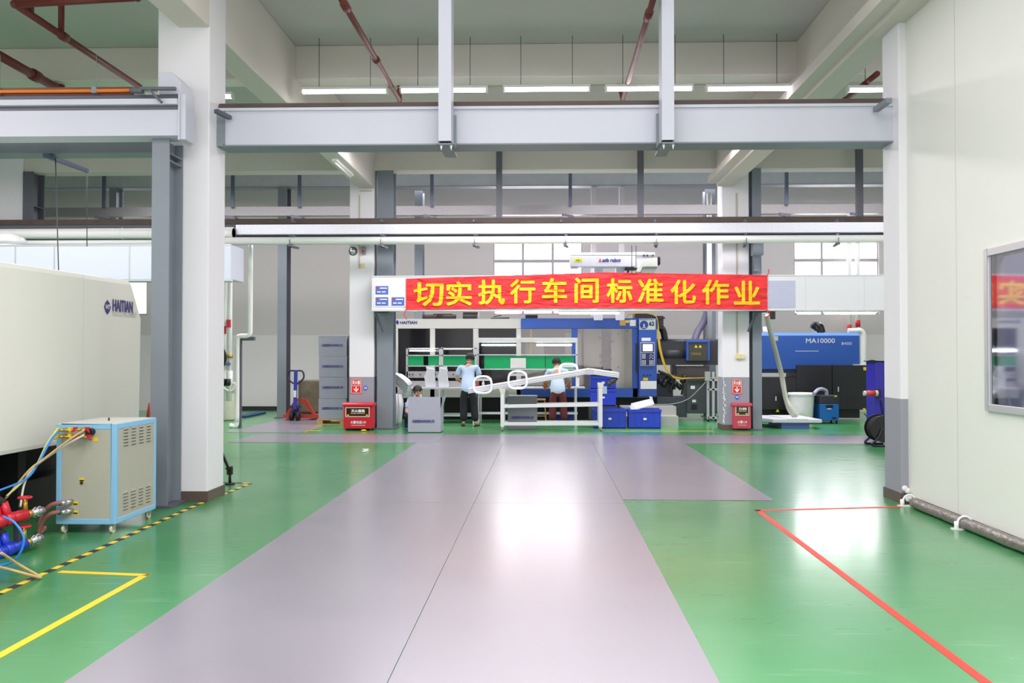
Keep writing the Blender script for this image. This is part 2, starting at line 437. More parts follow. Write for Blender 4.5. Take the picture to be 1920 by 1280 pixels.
m = MB().box(XR+1.9, XR+2.0, 1, 8.7, 0, 4).box(XR+.14, XR+1.9, 8.6, 8.7, 0, 4); S(m.build('wall_office', mat('lilac_office_wall', (214, 214, 232), .8)), 'pale lilac wall inside the office behind the window')  # pale lilac colour stands in for the milky reflection in the glass

# concrete columns
def column(name, x0, x1, y0, y1, label, m=WHITE, skirt=.11, ztop=ZS):
    r = T(name, label, 'column', ((x0+x1)/2, (y0+y1)/2, 0), kind='structure')
    MB().box(x0, x1, y0, y1, 0, ztop).build('shaft', m, r, bev=.012)
    MB().box(x0-.012, x1+.012, y0-.012, y1+.012, 0, skirt).build('skirting', SKIRT, r)
    return r
YC1 = 8.95; xl0 = W(296, 100, YC1).x
column('column', xl0, xL1, YC1, YC1+.46, 'large white concrete column at left of the aisle')
YC2 = 17.75
column('column', W(655, 600, YC2).x, W(701, 600, YC2).x, YC2, YC2+.48, 'white column with grey base behind the larger red extinguisher box', DADO)
xr0 = W(1355, 600, YC2).x
column('column', xr0, W(1405, 600, YC2).x, YC2, YC2+.5, 'white column with grey base and chipped paint at right of the banner', DADO)
xrn = (F(1657, 931).x + F(1697, 946).x) / 2
column('column', xrn, xrn+.52, F(1697, 944).y, F(1657, 931).y, 'white column with grey base at the corner of the partition wall', DADO)
column('column', -11.6, W(43, 380, YC2).x, YC2, YC2+.5, 'concrete column at far left behind the crane beam', WHITE)

# concrete beams
def cbeam(x0, x1, y0, y1, z0, z1, label):
    return S(MB().box(x0, x1, y0, y1, z0, z1).build('beam', BEAMC, bev=.015), label)
ZB = 5.04
xb = W(541, 197, 12).x * 0 + xL1
cbeam(xL1-.34, xL1-.003, -1, 17.75, ZB, ZS, 'long concrete beam over the left column row')
rb = cbeam(xr0-.12, xr0+.24, -1, 17.75, ZB, ZS, 'long concrete beam over the right column row')
S(MB().box(xr0-.30, xr0-.10, -1, 17.7, ZB+.06, ZB+.2).build('beam', BEAMC), 'narrow ledge along the right concrete beam')
cbeam(-16, 11.5, 12.07, 12.42, 5.5, ZS, 'cross beam behind the row of ceiling lights')
cbeam(-16, 11.5, 5.6, 5.95, 5.42, ZS, 'cross beam nearest the camera')
zt2 = W(1000, 318, 17.8).z
cbeam(-16, 11.5, 17.8, 18.2, zt2, ZS, 'deep cross beam over the far columns')

# ================================================================== FLOOR PLATES, TAPES
def plate(pts, label, z=.006, shrink=True):
    P = [F(a, b) for a, b in pts]; c = sum(P, Vector()) / len(P)
    P = [p + (c-p).normalized()*.006 for p in P]
    return tag(MB().prism([(p.x, p.y) for p in P], .0005, z).build('floor_plate', PLATE), label, 'floor plate', 'grey floor plates')
xa = (F(130, 1280).x + F(776, 832).x)/2; xm = (F(730, 1280).x + F(939, 838).x)/2; xz = (F(1345, 1280).x + F(1116, 838).x)/2
y1p = F(1000, 944).y; y2p = F(1000, 831).y; y3p = F(1000, 815).y; ye = F(1300, 938).y
xsr = (F(1438, 938).x + F(1290, 831).x)/2
def plate2(x0, x1, y0, y1, label):
    g = .0025
    return tag(MB().box(x0+g, x1-g, y0+g, y1-g, .0005, .007).build('floor_plate', PLATE), label, 'floor plate', 'grey floor plates')
plate2(xa, xm, 1.2, y1p, 'large grey floor plate in the foreground, left of the aisle seam')
plate2(xm, xz, 1.2, y1p, 'large grey floor plate in the foreground, right of the aisle seam')
plate2(xa, xm, y1p, y2p, 'grey aisle floor plate beyond the cross seam, left of the long seam')
plate2(xm, xz, y1p, y2p, 'grey aisle floor plate beyond the cross seam, right of the long seam')
plate2(xz, xsr, ye, y2p, 'grey floor plate jutting out over green floor at right of the aisle')
xc0 = F(440, 826).x
plate2(xc0, F(828, 822).x, y2p, y3p, 'grey cross aisle plate in front of the larger red extinguisher box')
plate2(F(828, 822).x, F(1150, 822).x, y2p, y3p, 'grey cross aisle plate in front of the open grey carton and conveyor')
plate2(F(1150, 822).x, F(1435, 822).x, y2p, y3p, 'grey cross aisle plate in front of the blue crates')
plate2(F(1435, 822).x, F(1435, 822).x+3.2, y2p, y3p, 'grey cross aisle plate running toward the black hose reel')
plate2(F(420, 812).x, F(560, 812).x, F(500, 811).y, 21.0, 'grey floor plate leading to the pallet jack')

def strip(name, pts, w, m, label, cat='tape'):
    P = [F(a, b) for a, b in pts]; mb = MB()
    for a, b in zip(P, P[1:]):
        d = (b-a).normalized(); mb.bar(a + Vector((0,0,.0015)) - d*w*.5, b + Vector((0,0,.0015)) + d*w*.5, w, .002)
    return tag(mb.build(name, m), label, cat)
strip('floor_tape', [(118, 1072), (272, 1078), (-60, 1262)], .055, TAPEY, 'yellow floor tape corner in the left foreground')
strip('floor_tape', [(1686, 950), (1421, 957), (1852, 1282)], .055, TAPER, 'red floor tape marking a corner on the right green floor')
strip('floor_tape', [(600, 807), (560, 807)], .05, TAPEY, 'short yellow floor tape in front of the wooden pallet')
strip('floor_tape', [(1130, 808), (1335, 808)], .04, TAPEY, 'thin yellow floor tape in front of the blue crates')
def hazard(pts, label, per=.2, w=.055):
    P = [F(a, b) for a, b in pts]; mb = MB()
    for a, b in zip(P, P[1:]):
        L = (b-a).length; d = (b-a)/L; n = int(L/per)
        for k in range(n):
            for j in (0, 1):
                mb.cur = j; p = a + d*(k + j*.5)*L/n; q = a + d*(k + j*.5 + .5)*L/n
                mb.bar(p+Vector((0,0,.002)), q+Vector((0,0,.002)), w*(1 if j else .8), .002)
    return tag(mb.build('hazard_tape', [TAPEY, TAPEK]), label, 'tape')
hazard([(-120, 1165), (0, 1112), (372, 945), (470, 906), (412, 904)], 'yellow and black hazard tape along the left column')
hazard([(571, 810), (606, 797)], 'small yellow and black hazard tape beside the carton pallet', .12, .05)
# paper scrap on the floor
m = MB()
for k in range(6): m.ball(F(687+random.uniform(-5, 5), 848+random.uniform(-5, 4)) + Vector((0, 0, .012)), .02, 8, 1.5, 1, .5)
tag(m.build('paper_scrap', PAPER), 'crumpled white scrap lying on the green floor', 'litter')

# ================================================================== STEEL CRANE STRUCTURE
def girder(name, x0, x1, y0, y1, z0, z1, label, m=STEEL, rail=True, parts=True):
    r = T(name, label, 'crane beam', ((x0+x1)/2, y0, z0))
    MB().box(x0, x1, y0+.02, y1-.02, z0+.015, z1-.03).build('web_box', m, r)
    MB().box(x0, x1, y0, y1+.02, z1-.03, z1).build('top_flange', m, r)
    MB().box(x0, x1, y0+.01, y1, z0, z0+.015).build('bottom_flange', STEELD, r)
    if rail:
        q = MB().box(x0, x1, y0+.04, y0+.14, z1, z1+.06)
        for k in range(int((x1-x0)/.55)): q.box(x0+.2+k*.55, x0+.26+k*.55, y0+.02, y0+.16, z1, z1+.02)
        q.build('rail', STEELB, r)
    return r
YG = 9.15
zg0 = W(1000, 270, YG).z; zg1 = W(1000, 198, YG).z; 
gx0 = xL1 + .012; gx1 = xrn + .05
g = girder('crane_beam', gx0, gx1, YG, YG+.32, zg0, zg1, 'long pale grey crane beam spanning between the two near white columns')
MB().box(gx0+.06, gx0+.075, YG-.001, YG+.3, zg0+.02, zg1-.03).build('stiffener', STEELD, g)
MB().box(gx0-.04, gx0+.06, YG-.0, YG+.015, zg0, zg1-.05).build('end_plate', STEELD, g)  # darker grey stands in for the shade at the beam's left end
for (px, a, b) in ((418, W(404, 208, 9.0), W(432, 222, 9.1)), (1655, W(1667, 186, 9.0), W(1640, 208, 9.1))):
    pass
o = MB().bar(W(405, 208, 8.9), W(431, 221, 9.12), .05, .04); o.build('bracket', STEELX, g)
o = MB().bar(W(1667, 188, 8.75), W(1642, 206, 9.12), .06, .05); o.build('bracket', STEELD, g)
# hangers in front of it
for px0, px1, yb, lab in ((822, 846, 264, 'left'), (1241, 1264, 262, 'right')):
    YH = 8.9; a = W(px0, 130, YH).x; b = W(px1, 130, YH).x; zb_ = W(px0, yb, YH).z
    r = T('beam_hanger', 'vertical grey steel hanger holding the near crane beam, %s one of two' % lab, 'hanger', ((a+b)/2, YH, zb_))
    MB().box(a, b, YH, YH+.012, zb_, ZS).box(a, a+.012, YH+.0121, YH+.235, zb_, ZS-.001).box(b-.012, b, YH+.0121, YH+.235, zb_, ZS-.001).box(a+.012, b-.012, YH+.223, YH+.234, zb_, ZS-.001).build('channel', STEEL, r)
    MB().box(a-.03, b+.03, YH+.235, YH+.245, zb_-.02, zg1-.1).build('splice_plate', STEELD, r)
    for s in (a-.0, b-.0):
        MB().box(a-.03 if s == a else b+.005, a-.005 if s == a else b+.03, YH+.02, YG, zb_-.03, zb_-.02).build('clip', STEELD, r)
    MB().box(a, b, YH+.012, YG+.36, zb_-.035, zb_-.022).build('saddle_plate', STEELD, r)
    for s in (a+.01, b-.02):
        MB().prism([(s, zb_-.03), (s+.03, zb_-.03), (s+.015, zb_-.09)], YH+.05, YH+.06, 'Y').build('wedge', PARTW, r)
# left crane bridge
YL = 8.5
lx1 = W(335, 220, YL).x; zl0 = W(150, 255, YL).z; zl1 = W(150, 207, YL).z
r = T('crane_bridge', 'pale grey overhead crane beam with orange conductor bar at upper left', 'crane beam', (-6, YL, zl0))
MB().box(-9.2, lx1, YL, YL+.26, zl0, zl1).build('web_box', STEEL, r)
MB().box(-9.2, lx1, YL-.05, YL+.3, zl1+.045, zl1+.10).build('top_flange', STEEL, r)
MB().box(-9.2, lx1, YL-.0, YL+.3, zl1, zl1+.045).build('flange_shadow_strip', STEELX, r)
zr = zl1+.10
MB().box(-9.2, lx1, YL+.05, YL+.13, zr, zr+.07).build('rail', STEELX, r)
MB().cyl((-9.2, YL+.02, zr+.105), (W(250, 178, YL).x, YL+.02, zr+.105), .018, n=10).build('conductor_bar', ORANGE, r)
MB().box(-9.2, W(245, 178, YL).x, YL+.04, YL+.07, zr+.07, zr+.15).build('conductor_guard', RUSTR, r)
m = MB()
for k in range(6): x = lx1-.9-k*1.0; m.box(x, x+.05, YL, YL+.1, zr+.08, zr+.14); m.cyl((x+.02, YL+.06, zr+.1), (x+.02, YL+.06, zr+.5), .003, n=6)
m.build('insulator_clip', STEELD, r)
m = MB().box(lx1, lx1+.015, YL-.02, YL+.28, zl0-.05, zr+.07).box(lx1+.015, lx1+.07, YL+.0, YL+.22, zl0-.04, zr+.06)
m.build('end_plate', STEEL, r, bev=.004)
b0 = W(296, 175, YL); b1 = W(338, 133, YL)
m = MB().prism([(b0.x, b0.z), (b1.x, b0.z), (b1.x, b1.z-.1), (b1.x-.1, b1.z), (b0.x, b1.z)], YL+.02, YL+.3, 'Y'); m.build('motor_housing', STEEL, r, bev=.008)
m = MB().bar(W(262, 166, YL-.05), W(330, 166, YL-.05), .03, .03).bar(W(280, 168, YL-.08), W(303, 192, YL-.08), .03, .02).cyl(W(245, 169, YL-.04), W(268, 170, YL-.04), .03, n=10)
m.build('current_collector', STEELX, r)
YRb = 9.45
girder('crane_beam', -9.5, xl0-.01, YRb, YRb+.25, W(150, 287, YRb).z, W(150, 240, YRb).z, 'grey runway beam behind the crane bridge in the left bay', STEELD, False)
# near left steel column (H section)
def hcol(name, x0, x1, y0, y1, z1, label, m, stiff=(), base=True, t=.014, light=None):
    r = T(name, label, 'steel column', ((x0+x1)/2, (y0+y1)/2, 0))
    MB().box(x0, x1, y0, y0+t, 0, z1).build('front_flange', light or m, r)
    MB().box(x0, x1, y1-t, y1, 0, z1).build('rear_flange', m, r)
    xc = (x0+x1)/2; MB().box(xc-.006, xc+.006, y0+t, y1-t, 0, z1).build('web', m, r)
    if stiff:
        for z in stiff: MB().box(x0+.004, x1-.004, y0+t, y1-t, z-.006, z+.006).build('stiffener', m, r)
    if base: MB().box(x0-.06, x1+.06, y0-.05, y1+.05, .001, .02).build('base_plate', STEELX, r)
    return r
hx0 = W(283, 600, 8.6).x; hx1 = W(312, 600, 8.6).x
hcol('steel_column', hx0, hx1+.02, 8.6, 8.93, zl0, 'grey steel column in front of the large white column', STEELD, (W(320, 308, 8.8).z, zl0-.15))
# second line steel columns
hcol('steel_column', W(707, 600, 17.8).x, W(737, 600, 17.8).x, 17.8, 18.15, zt2, 'grey steel column beside the banner at its left end', STEELD, light=STEELD)
hcol('steel_column', W(1410, 600, 17.8).x, W(1427, 600, 17.8).x, 17.75, 18.1, zt2, 'grey steel column beside the smaller red extinguisher box', STEELD)
hcol('steel_column', W(46, 600, 17.8).x, W(66, 600, 17.8).x, 17.7, 18.1, zt2, 'dark steel column with stiffeners in the far left bay', STEELX, [2.5+i*.55 for i in range(5)])
YF_ = 20.8; zf = W(530, 350, YF_).z
hcol('steel_column', W(520, 600, YF_).x, W(537, 600, YF_).x, YF_, YF_+.35, zf, 'dark grey steel column left of the pallet jack', STEELX, light=STEELD)
hcol('steel_column', W(777, 600, YF_+.6).x, W(792, 600, YF_+.6).x, YF_+.6, YF_+.95, zf, 'grey steel column behind the left end of the banner', STEELD)
hcol('steel_column', W(1323, 600, YF_+.6).x, W(1342, 600, YF_+.6).x, YF_+.6, YF_+.95, zf, 'grey steel column behind the white column right of the banner', STEELD)
hcol('steel_column', W(203, 600, YF_).x, W(216, 600, YF_).x, YF_, YF_+.35, zf, 'grey steel column behind the near crane in the left bay', STEELD)
girder('crane_beam', -15.9, 11.4, YF_+.05, YF_+.4, zf, zf+.55, 'pale grey far crane beam high along the back bay', mat('pale_teal_steel', (188, 196, 200), .5), False)
# second runway, cable tray and pipes across the mid bay
YR = 17.42
zr0 = W(1000, 446, YR).z; zr1 = W(1000, 418, YR).z
r = T('crane_beam', 'dark runway beam with rail behind the cable tray', 'crane beam', (0, YR, zr0))
MB().box(-15.9, 9.6, YR, YR+.2, zr0, zr1).build('web_box', STEELX, r)
MB().box(-15.9, 9.6, YR-.02, YR+.24, zr1, W(1000, 408, YR).z).build('rail', STEELB, r)
tx0 = W(442, 428, 17.15).x
YT = 17.15
r = T('cable_tray', 'shiny galvanised cable tray running across above the banner', 'cable tray', (0, YT, W(1000, 437, YT).z))
MB().box(tx0, 9.4, YT, YT+.14, W(1000, 437, YT).z, W(1000, 419, YT).z).build('trough', GALV, r)
m = MB()
for px in (548, 715, 888, 1052, 1228, 1398, 1570):
    a = W(px, 414, YT-.01); m.box(a.x-.02, a.x+.02, YT-.012, YT+.2, a.z-.02, a.z+.03)
m.build('tray_clamp', STEELX, r)
YP = 16.95
zp = W(1000, 450, YP).z
r = T('white_pipe', 'long white pipe running across just below the cable tray', 'pipe', (0, YP, zp))
px0 = W(412, 452, YP).x
MB().cyl((px0-.3, YP, zp), (9.3, YP, zp), .078, n=20).build('pipe_run', PVC, r)
for px in (545, 715, 890, 1060, 1230, 1398, 1570):
    a = W(px, 457, YP)
    q = MB().box(a.x-.03, a.x+.03, YP-.09, YP+.1, zp-.12, zp-.085).bar((a.x-.02, YP-.02, zp-.1), (a.x+.05, YP+.35, zp-.1), .05, .04).cyl((a.x, YP-.085, zp-.12), (a.x, YP-.085, zp+.02), .006, n=6)
    q.bar((a.x, YP-.06, zp+.11), (a.x+.04, YP+.17, zp+.11), .04, .03)
    q.build('pipe_bracket', STEELX, r)
zq = W(200, 436, YP).z
r = T('white_pipe', 'thick white pipe in the left bay ending at the cable tray', 'pipe', (-8, YP, zq))
MB().cyl((-15.9, YP+.15, zq), (tx0-.02, YP+.15, zq), .105, n=20).build('pipe_run', PVC, r)
MB().cyl((tx0-.35, YP+.15, zq), (tx0-.02, YP+.15, zq), .12, n=20).cyl((W(222, 436, YP).x, YP+.15, zq), (W(222, 436, YP).x+.02, YP+.15, zq), .112, n=20).build('coupling', PVC, r)
r = T('white_pipe', 'thin white pipe above the left bay duct', 'pipe', (-9, YP, zp))
MB().cyl((-15.9, YP, zp-.02), (px0-.35, YP, zp-.02), .05, n=14).build('pipe_run', PVC, r)
# hangers for the runway
for px, nm in ((935, 'first hanger from the left'), (1203, 'middle hanger'), (1618, 'last hanger on the right')):
    a = W(px, 350, 17.3)
    r = T('runway_hanger', 'dark square post above the mid runway, ' + nm, 'hanger', (a.x, 17.3, 4.3), 'posts above the mid runway beam')
    MB().box(a.x-.06, a.x+.06, 17.44, 17.56, W(px, 408, 17.3).z, ZS).build('post', STEELX, r)
    MB().box(a.x-.09, a.x+.09, 17.41, 17.6, W(px, 408, 17.3).z, W(px, 408, 17.3).z+.02).build('foot_plate', STEELX, r)
Y2 = 20.2
zt_a = W(1000, 402, Y2).z; zt_b = W(1000, 385, Y2).z
r = T('cable_tray', 'dull cable tray hung below the far crane beam', 'cable tray', (0, Y2, zt_a))
MB().box(-15.8, 11.3, Y2, Y2+.2, zt_a, zt_b).build('trough', GALVD, r)
m = MB().box(-15.8, 11.3, Y2+.25, Y2+.3, W(1000, 414, Y2).z, W(1000, 406, Y2).z); tag(m.build('white_pipe', PVC), 'flat white conduit under the far cable tray', 'pipe')
for i, (px, nm) in enumerate(((197, 'in the left bay'), (438, 'just right of the large near column'), (563, 'midway between the near and far left columns'), (811, 'left of the middle posts'), (1070, 'above the middle of the banner'), (1475, 'first right of the right far column'), (1608, 'nearest the partition wall'))):
    a = W(px, 350, Y2)
    r = T('tray_hanger', 'slim blue grey post of far cable tray, ' + nm, 'hanger', (a.x, Y2, zt_a), 'slim posts of the far cable tray')
    MB().box(a.x-.05, a.x+.03, Y2-.05, Y2+.0, zt_b-.02, W(px, 312, Y2).z+.6).build('post', mat('slate_blue_steel', (86, 94, 116), .5), r)
    MB().box(a.x-.06, a.x+.07, Y2-.1, Y2+.22, zt_a-.1, zt_a-.04).bar((a.x-.2, Y2-.1, zt_a-.03), (a.x+.04, Y2-.02, zt_a-.06), .06, .06).build('foot_bracket', STEELX, r)

# ================================================================== CEILING LIGHTS AND SPRINKLERS
YLT = 11.8
lights = [(565, 728, 172), (750, 915, 170), (943, 1107, 168), (1134, 1300, 167), (1323, 1491, 167), (1588, 1752, 169), (275, 438, 182)]
names = ['leftmost of the row between the columns', 'second from the left between the columns', 'third from the left, in the middle of the row', 'second from the right, crossed by the right hanger', 'rightmost before the right concrete beam', 'partly hidden by the right white column', 'peeking out right of the large left column']
for i, (a, b, y) in enumerate(lights):
    p = W(a, y, YLT); q = W(b, y, YLT); z = p.z
    r = T('ceiling_light', 'lit fluorescent batten, ' + names[i], 'light', ((p.x+q.x)/2, YLT, z), 'fluorescent battens in the ceiling row')
    MB().box(p.x, q.x, YLT-.05, YLT+.05, z+.015, z+.055).build('housing', PVC, r, bev=.005)
    m = MB()
    for yy in (-.028, .028): m.cyl((p.x+.04, YLT+yy, z-.005), (q.x-.04, YLT+yy, z-.005), .017, n=12)
    m.build('tube', TUBEP if i in (1, 4) else TUBE, r)
    m = MB()
    for s in (p.x+.015, q.x-.015): m.box(s-.012, s+.012, YLT-.05, YLT+.05, z-.03, z+.02)
    m.build('tube_holder', PVC, r)
    m = MB()
    for s in (p.x+.25, q.x-.25): m.cyl((s, YLT, z+.055), (s, YLT, ZS), .005, n=6)
    m.build('suspension_rod', STEELX, r)
    if i < 4: tag(MB().cyl((q.x, YLT, z+.045), (W(lights[i+1][0], y, YLT).x, YLT, z+.05), .008, n=6).build('light_cable', mat('cream_conduit', (190, 180, 160), .6)), 'thin conduit joining two ceiling battens, gap %s' % ['beside the left sprinkler pipe', 'left of the middle batten', 'right of the middle batten', 'right of the right hanger'][i], 'cable')
def tubelight(px0, px1, py, Y, label, m=TUBE2, grp=None):
    p = W(px0, py, Y); q = W(px1, py, Y)
    r = T('batten_light', label, 'light', ((p.x+q.x)/2, Y, p.z), grp)
    MB().box(p.x, q.x, Y, Y+.06, p.z+.02, p.z+.06).build('housing', PVC, r)
    MB().cyl((p.x+.02, Y+.03, p.z), (q.x-.02, Y+.03, p.z), .018, n=10).build('tube', m, r)
    return r
# unlit fixture on the side of left long beam
p0 = WX(637, 309, xL1-.17); p1 = WX(660, 335, xL1-.17)
r = T('beam_light', 'small batten light fixed under the left long concrete beam', 'light', (xL1-.17, 15.5, ZB-.04))
MB().box(xL1-.22, xL1-.12, 15.0, 16.3, ZB-.05, ZB-.001).build('housing', PVC, r); MB().cyl((xL1-.17, 15.05, ZB-.07), (xL1-.17, 16.25, ZB-.07), .016, n=10).build('tube', PVC, r)

def pipe(name, pts, r_, m, label, cat='pipe', couple=()):
    rt = T(name, label, cat, pts[0])
    q = MB()
    for a, b in zip(pts, pts[1:]): q.cyl(a, b, r_, n=12); q.ball(b, r_*1.15, 10)
    q.build('pipe_run', m, rt)
    if couple:
        q = MB()
        for a, b in couple: q.cyl(a, b, r_*1.35, n=12)
        q.build('coupling', m, rt)
    return rt
def hp(px, py, z): 
    d = ray(px, py); return EYE + d*((z-EYE.z)/d.z)
a = hp(642, 2, 5.3); b = hp(749, 188, 5.3); c = Vector((b.x*.5+a.x*.5, 0, 5.3)); 
xa_ = (a.x+b.x)/2
pipe('sprinkler_pipe', [(xa_, 7.0, 5.3), (xa_, b.y, 5.3), (xa_, b.y, 5.6), (xa_, b.y+.02, ZS-.07)], .035, RUSTR, 'dark red sprinkler pipe running under the ceiling left of centre', couple=[((xa_, 9.0, 5.3), (xa_, 9.15, 5.3)), ((xa_, 10.7, 5.3), (xa_, 10.8, 5.3))])
MBs = MB().cyl((xa_, 8.95, 5.3), (xa_, 8.95, ZS), .03, n=10); tag(MBs.build('pipe_hanger', RUSTR), 'red drop pipe above the left sprinkler pipe', 'pipe')
a = hp(1221, 2, 5.3); b = hp(1170, 186, 5.3); xb_ = (a.x+b.x)/2
pipe('sprinkler_pipe', [(xb_, 7.0, 5.3), (xb_, b.y, 5.3), (xb_-.06, b.y, 5.55), (xb_-.06, b.y, ZS-.07)], .035, RUSTR, 'dark red sprinkler pipe running under the ceiling right of centre', couple=[((xb_, 9.3, 5.3), (xb_, 9.5, 5.3))])
a = hp(28, 8, 5.3); b = hp(262, 163, 5.3); xc_ = a.x
pipe('sprinkler_pipe', [(b.x, b.y, 5.3), a, (W(240, -3, a.y).x+.1, a.y, 5.36)], .04, RUSTR, 'red brown sprinkler pipe with a corner at the upper left ceiling', couple=[(a+(b-a)*.31, a+(b-a)*.35)])
for t_, nm in ((.1, 'nearer its corner'), (.31, 'farther from its corner')):
    p = a + (b-a)*t_; tag(MB().cyl(p, (p.x, p.y, ZS), .035, n=10).build('pipe_hanger', RUSTR), 'short red vertical pipe above the cornered sprinkler pipe, %s' % nm, 'pipe')
a = hp(-40, 82, 5.42); b = hp(112, 168, 5.42)
pipe('sprinkler_pipe', [a, b], .06, RUSTR, 'thick red brown pipe at the far upper left', couple=[(a+(b-a)*.62, a+(b-a)*.7)])
p = b; tag(MB().cyl((p.x, p.y+.04, 5.46), (p.x, p.y+.04, ZS-.01), .045, n=10).build('pipe_hanger', RUSTR), 'short red pipe rising at the end of the thick upper left pipe', 'pipe')
a = hp(1645, 138, 5.3); b = hp(1585, 187, 5.3)
pipe('sprinkler_pipe', [a, b], .04, RUSTR, 'short visible length of red pipe left of the right white column')

# ================================================================== DUCTS AND BANNER
YD = 17.3
dx0 = W(697, 548, YD).x; dx1 = 9.3; dz0 = W(1000, 582, YD).z; dz1 = W(1000, 517, YD).z
r = T('air_duct', 'long white rectangular duct carrying the red banner', 'duct', (0, YD, dz0))
MB().box(dx0, dx1, YD, YD+.42, dz0, dz1).build('duct_body', DUCTW, r, bev=.01)
m = MB()
for px in (697, 762, 1100, 1440, 1510, 1620): x = W(px, 548, YD).x; m.box(x, x+.008, YD-.004, YD+.424, dz0-.004, dz1+.004)
m.box(dx0-.01, dx1, YD-.01, YD, dz1-.015, dz1+.01).box(dx0-.01, dx1, YD-.01, YD, dz0-.01, dz0+.02)
m.build('seam', ALU, r)
m = MB().pb(1441, 526, 1491, 577, YD-.008, .004); m.build('patch', mat('faded_blue_sheet', (188, 192, 214), .6, var=.05), r)
for k, (a, b) in enumerate(((702, 533), (702, 554), (732, 554))):
    q = MB(); q.pb(a, b, a+29, b+21, YD-.010, .006); s = q.build('sign', PAPER, r)
    q = MB().pb(a+2, b+3, a+26, b+19, YD-.013, .003); q.build('blue_field', mat('sign_blue', (84, 110, 190), .5, var=0), s)
    q = MB().pb(a+10, b+6, a+24, b+8, YD-.015, .001).pb(a+5, b+13, a+12, b+15, YD-.015, .001).pb(a+14, b+13, a+21, b+15, YD-.015, .001); q.build('white_lines', PAPER, s)
    q = MB().pb(a+3, b+5.5, a+8, b+7.5, YD-.015, .001); q.build('red_mark', REDS, s)
# brackets of the duct
for px, nm in ((703, 'left'), (1420, 'right')):
    p = W(px, 584, YD+.1)
    tag(MB().bar((p.x, YD+.1, dz0-.02), (p.x+(.14 if px < 800 else -.14), YD+.3, dz0-.42), .04, .04).box(p.x-.03, p.x+.25, YD+.3, YD+.34, dz0-.03, dz0-.001).build('duct_bracket', STEELX), 'small slanted steel bracket under the %s end of the banner duct' % nm, 'bracket')
# banner
bx0 = W(761, 550, YD-.03).x; bx1 = W(1439, 550, YD-.03).x
def ztop(x): 
    t = (x-bx0)/(bx1-bx0); py = 521 + (-11)*min(1, t/.55) if t < .55 else 510 + (t-.55)/.45*6
    return W(1000, py+1, YD).z
def zbot(x):
    t = (x-bx0)/(bx1-bx0); return W(1000, 580.5 - 3.5*math.sin(PI*t) + 1*t, YD).z
def rip(x, z):
    t = (x-bx0)/(bx1-bx0)
    return .006*math.sin(7*x+3*z) + .004*math.sin(17*x-11*z) + .003*math.sin(31*x+21*z)
YBn = YD-.03
me = MB(); nx, nz = 180, 12; vs = []
for j in range(nz+1):
    for i in range(nx+1):
        x = bx0+(bx1-bx0)*i/nx; a, b = zbot(x), ztop(x); z = a+(b-a)*j/nz
        vs.append((x, YBn+rip(x, z), z))
me.add(vs, [(j*(nx+1)+i, j*(nx+1)+i+1, (j+1)*(nx+1)+i+1, (j+1)*(nx+1)+i) for j in range(nz) for i in range(nx)], True)
br = T('banner', 'red banner with large yellow Chinese characters hung on the white duct', 'banner', ((bx0+bx1)/2, YBn, zbot(0)))
me.build('cloth', BANR, br)
chars = '切实执行车间标准化作业'
cpos = [(775, 832), (836, 885), (896, 947), (956, 1004), (1016, 1063), (1077, 1123), (1137, 1186), (1196, 1244), (1257, 1305), (1316, 1367), (1376, 1425)]
cyt = [(529, 574), (527, 573), (524, 571), (523, 569), (521, 568), (520, 568), (521, 568), (522, 569), (524, 570), (524, 571), (526, 571)]
for ch, (a, b), (c, d) in zip(chars, cpos, cyt):
    p = W(a, d, YBn-.02); q = W(b, c, YBn-.02)
    text('lettering', ch, q.x-p.x, q.z-p.z, ((p.x+q.x)/2, 0, (p.z+q.z)/2), BANY, br, bold=.0165, warp=lambda v: Vector((v.x, YBn-.014+v.y+rip(v.x, v.z), v.z)))
m = MB().tube([(bx0, YBn, zbot(bx0)), (bx0-.03, YBn-.02, zbot(bx0)-.1), (bx0+.02, YBn-.02, zbot(bx0)-.2)], .008, 6)
m.tube([(bx1, YBn, ztop(bx1)), (bx1+.03, YBn, ztop(bx1)+.06), (bx1+.02, YBn, ztop(bx1)+.12)], .01, 6).tube([(bx1, YBn, zbot(bx1)), (bx1+.04, YBn, zbot(bx1)-.08), (bx1-.03, YBn, zbot(bx1)-.16)], .01, 6)
m.build('tie_string', REDS, br)
# duct in the left bay
YD2 = 16.0
ex = W(416, 490, YD2).x
r = T('air_duct', 'pale blue panelled duct in the left bay ending at the large column', 'duct', (-9, YD2, 3))
z0_ = W(200, 524, YD2).z; z1_ = W(200, 459, YD2).z
ex2 = W(433, 490, YD2).x
MB().box(-15.5, ex2, YD2, YD2+.7, z0_, z1_).build('duct_body', DUCTB, r, bev=.012)
m = MB()
for px in (28, 101, 242): x = W(px, 490, YD2).x; m.box(x, x+.02, YD2-.01, YD2, z0_, z1_)
m.box(-15.5, ex2, YD2-.006, YD2, z1_-.02, z1_+.01).box(-15.5, ex2, YD2-.006, YD2+.1, z0_-.03, z0_)
m.build('seam', ALU, r)
m = MB().lathe(W(18, 452, 16.3), [(0, .16), (.1, .15), (.2, .12), (.27, .05), (.3, 0), (.3, -.04), (.24, -.05), (.24, -.12)])
tag(m.build('exhaust_cowl', PVC), 'domed off-white cowl standing above the left bay duct', 'cowl')

# ================================================================== LEFT BAY SMALL THINGS
m = MB().bar(W(85, 291, 9.2), W(163, 320, 12.2), .05, .05); 
r = T('hoist_bracket', 'dark blue bar with two thin hanging wires in the left bay', 'bracket', W(120, 305, 10.5))
m.build('bar', mat('navy_steel', (50, 66, 104), .5), r)
m = MB().cyl(W(104, 298, 9.6), W(110, 515, 9.6), .006, n=6).cyl(W(163, 320, 12.1), W(163, 462, 12.1), .006, n=6); m.build('wire', STEELX, r)

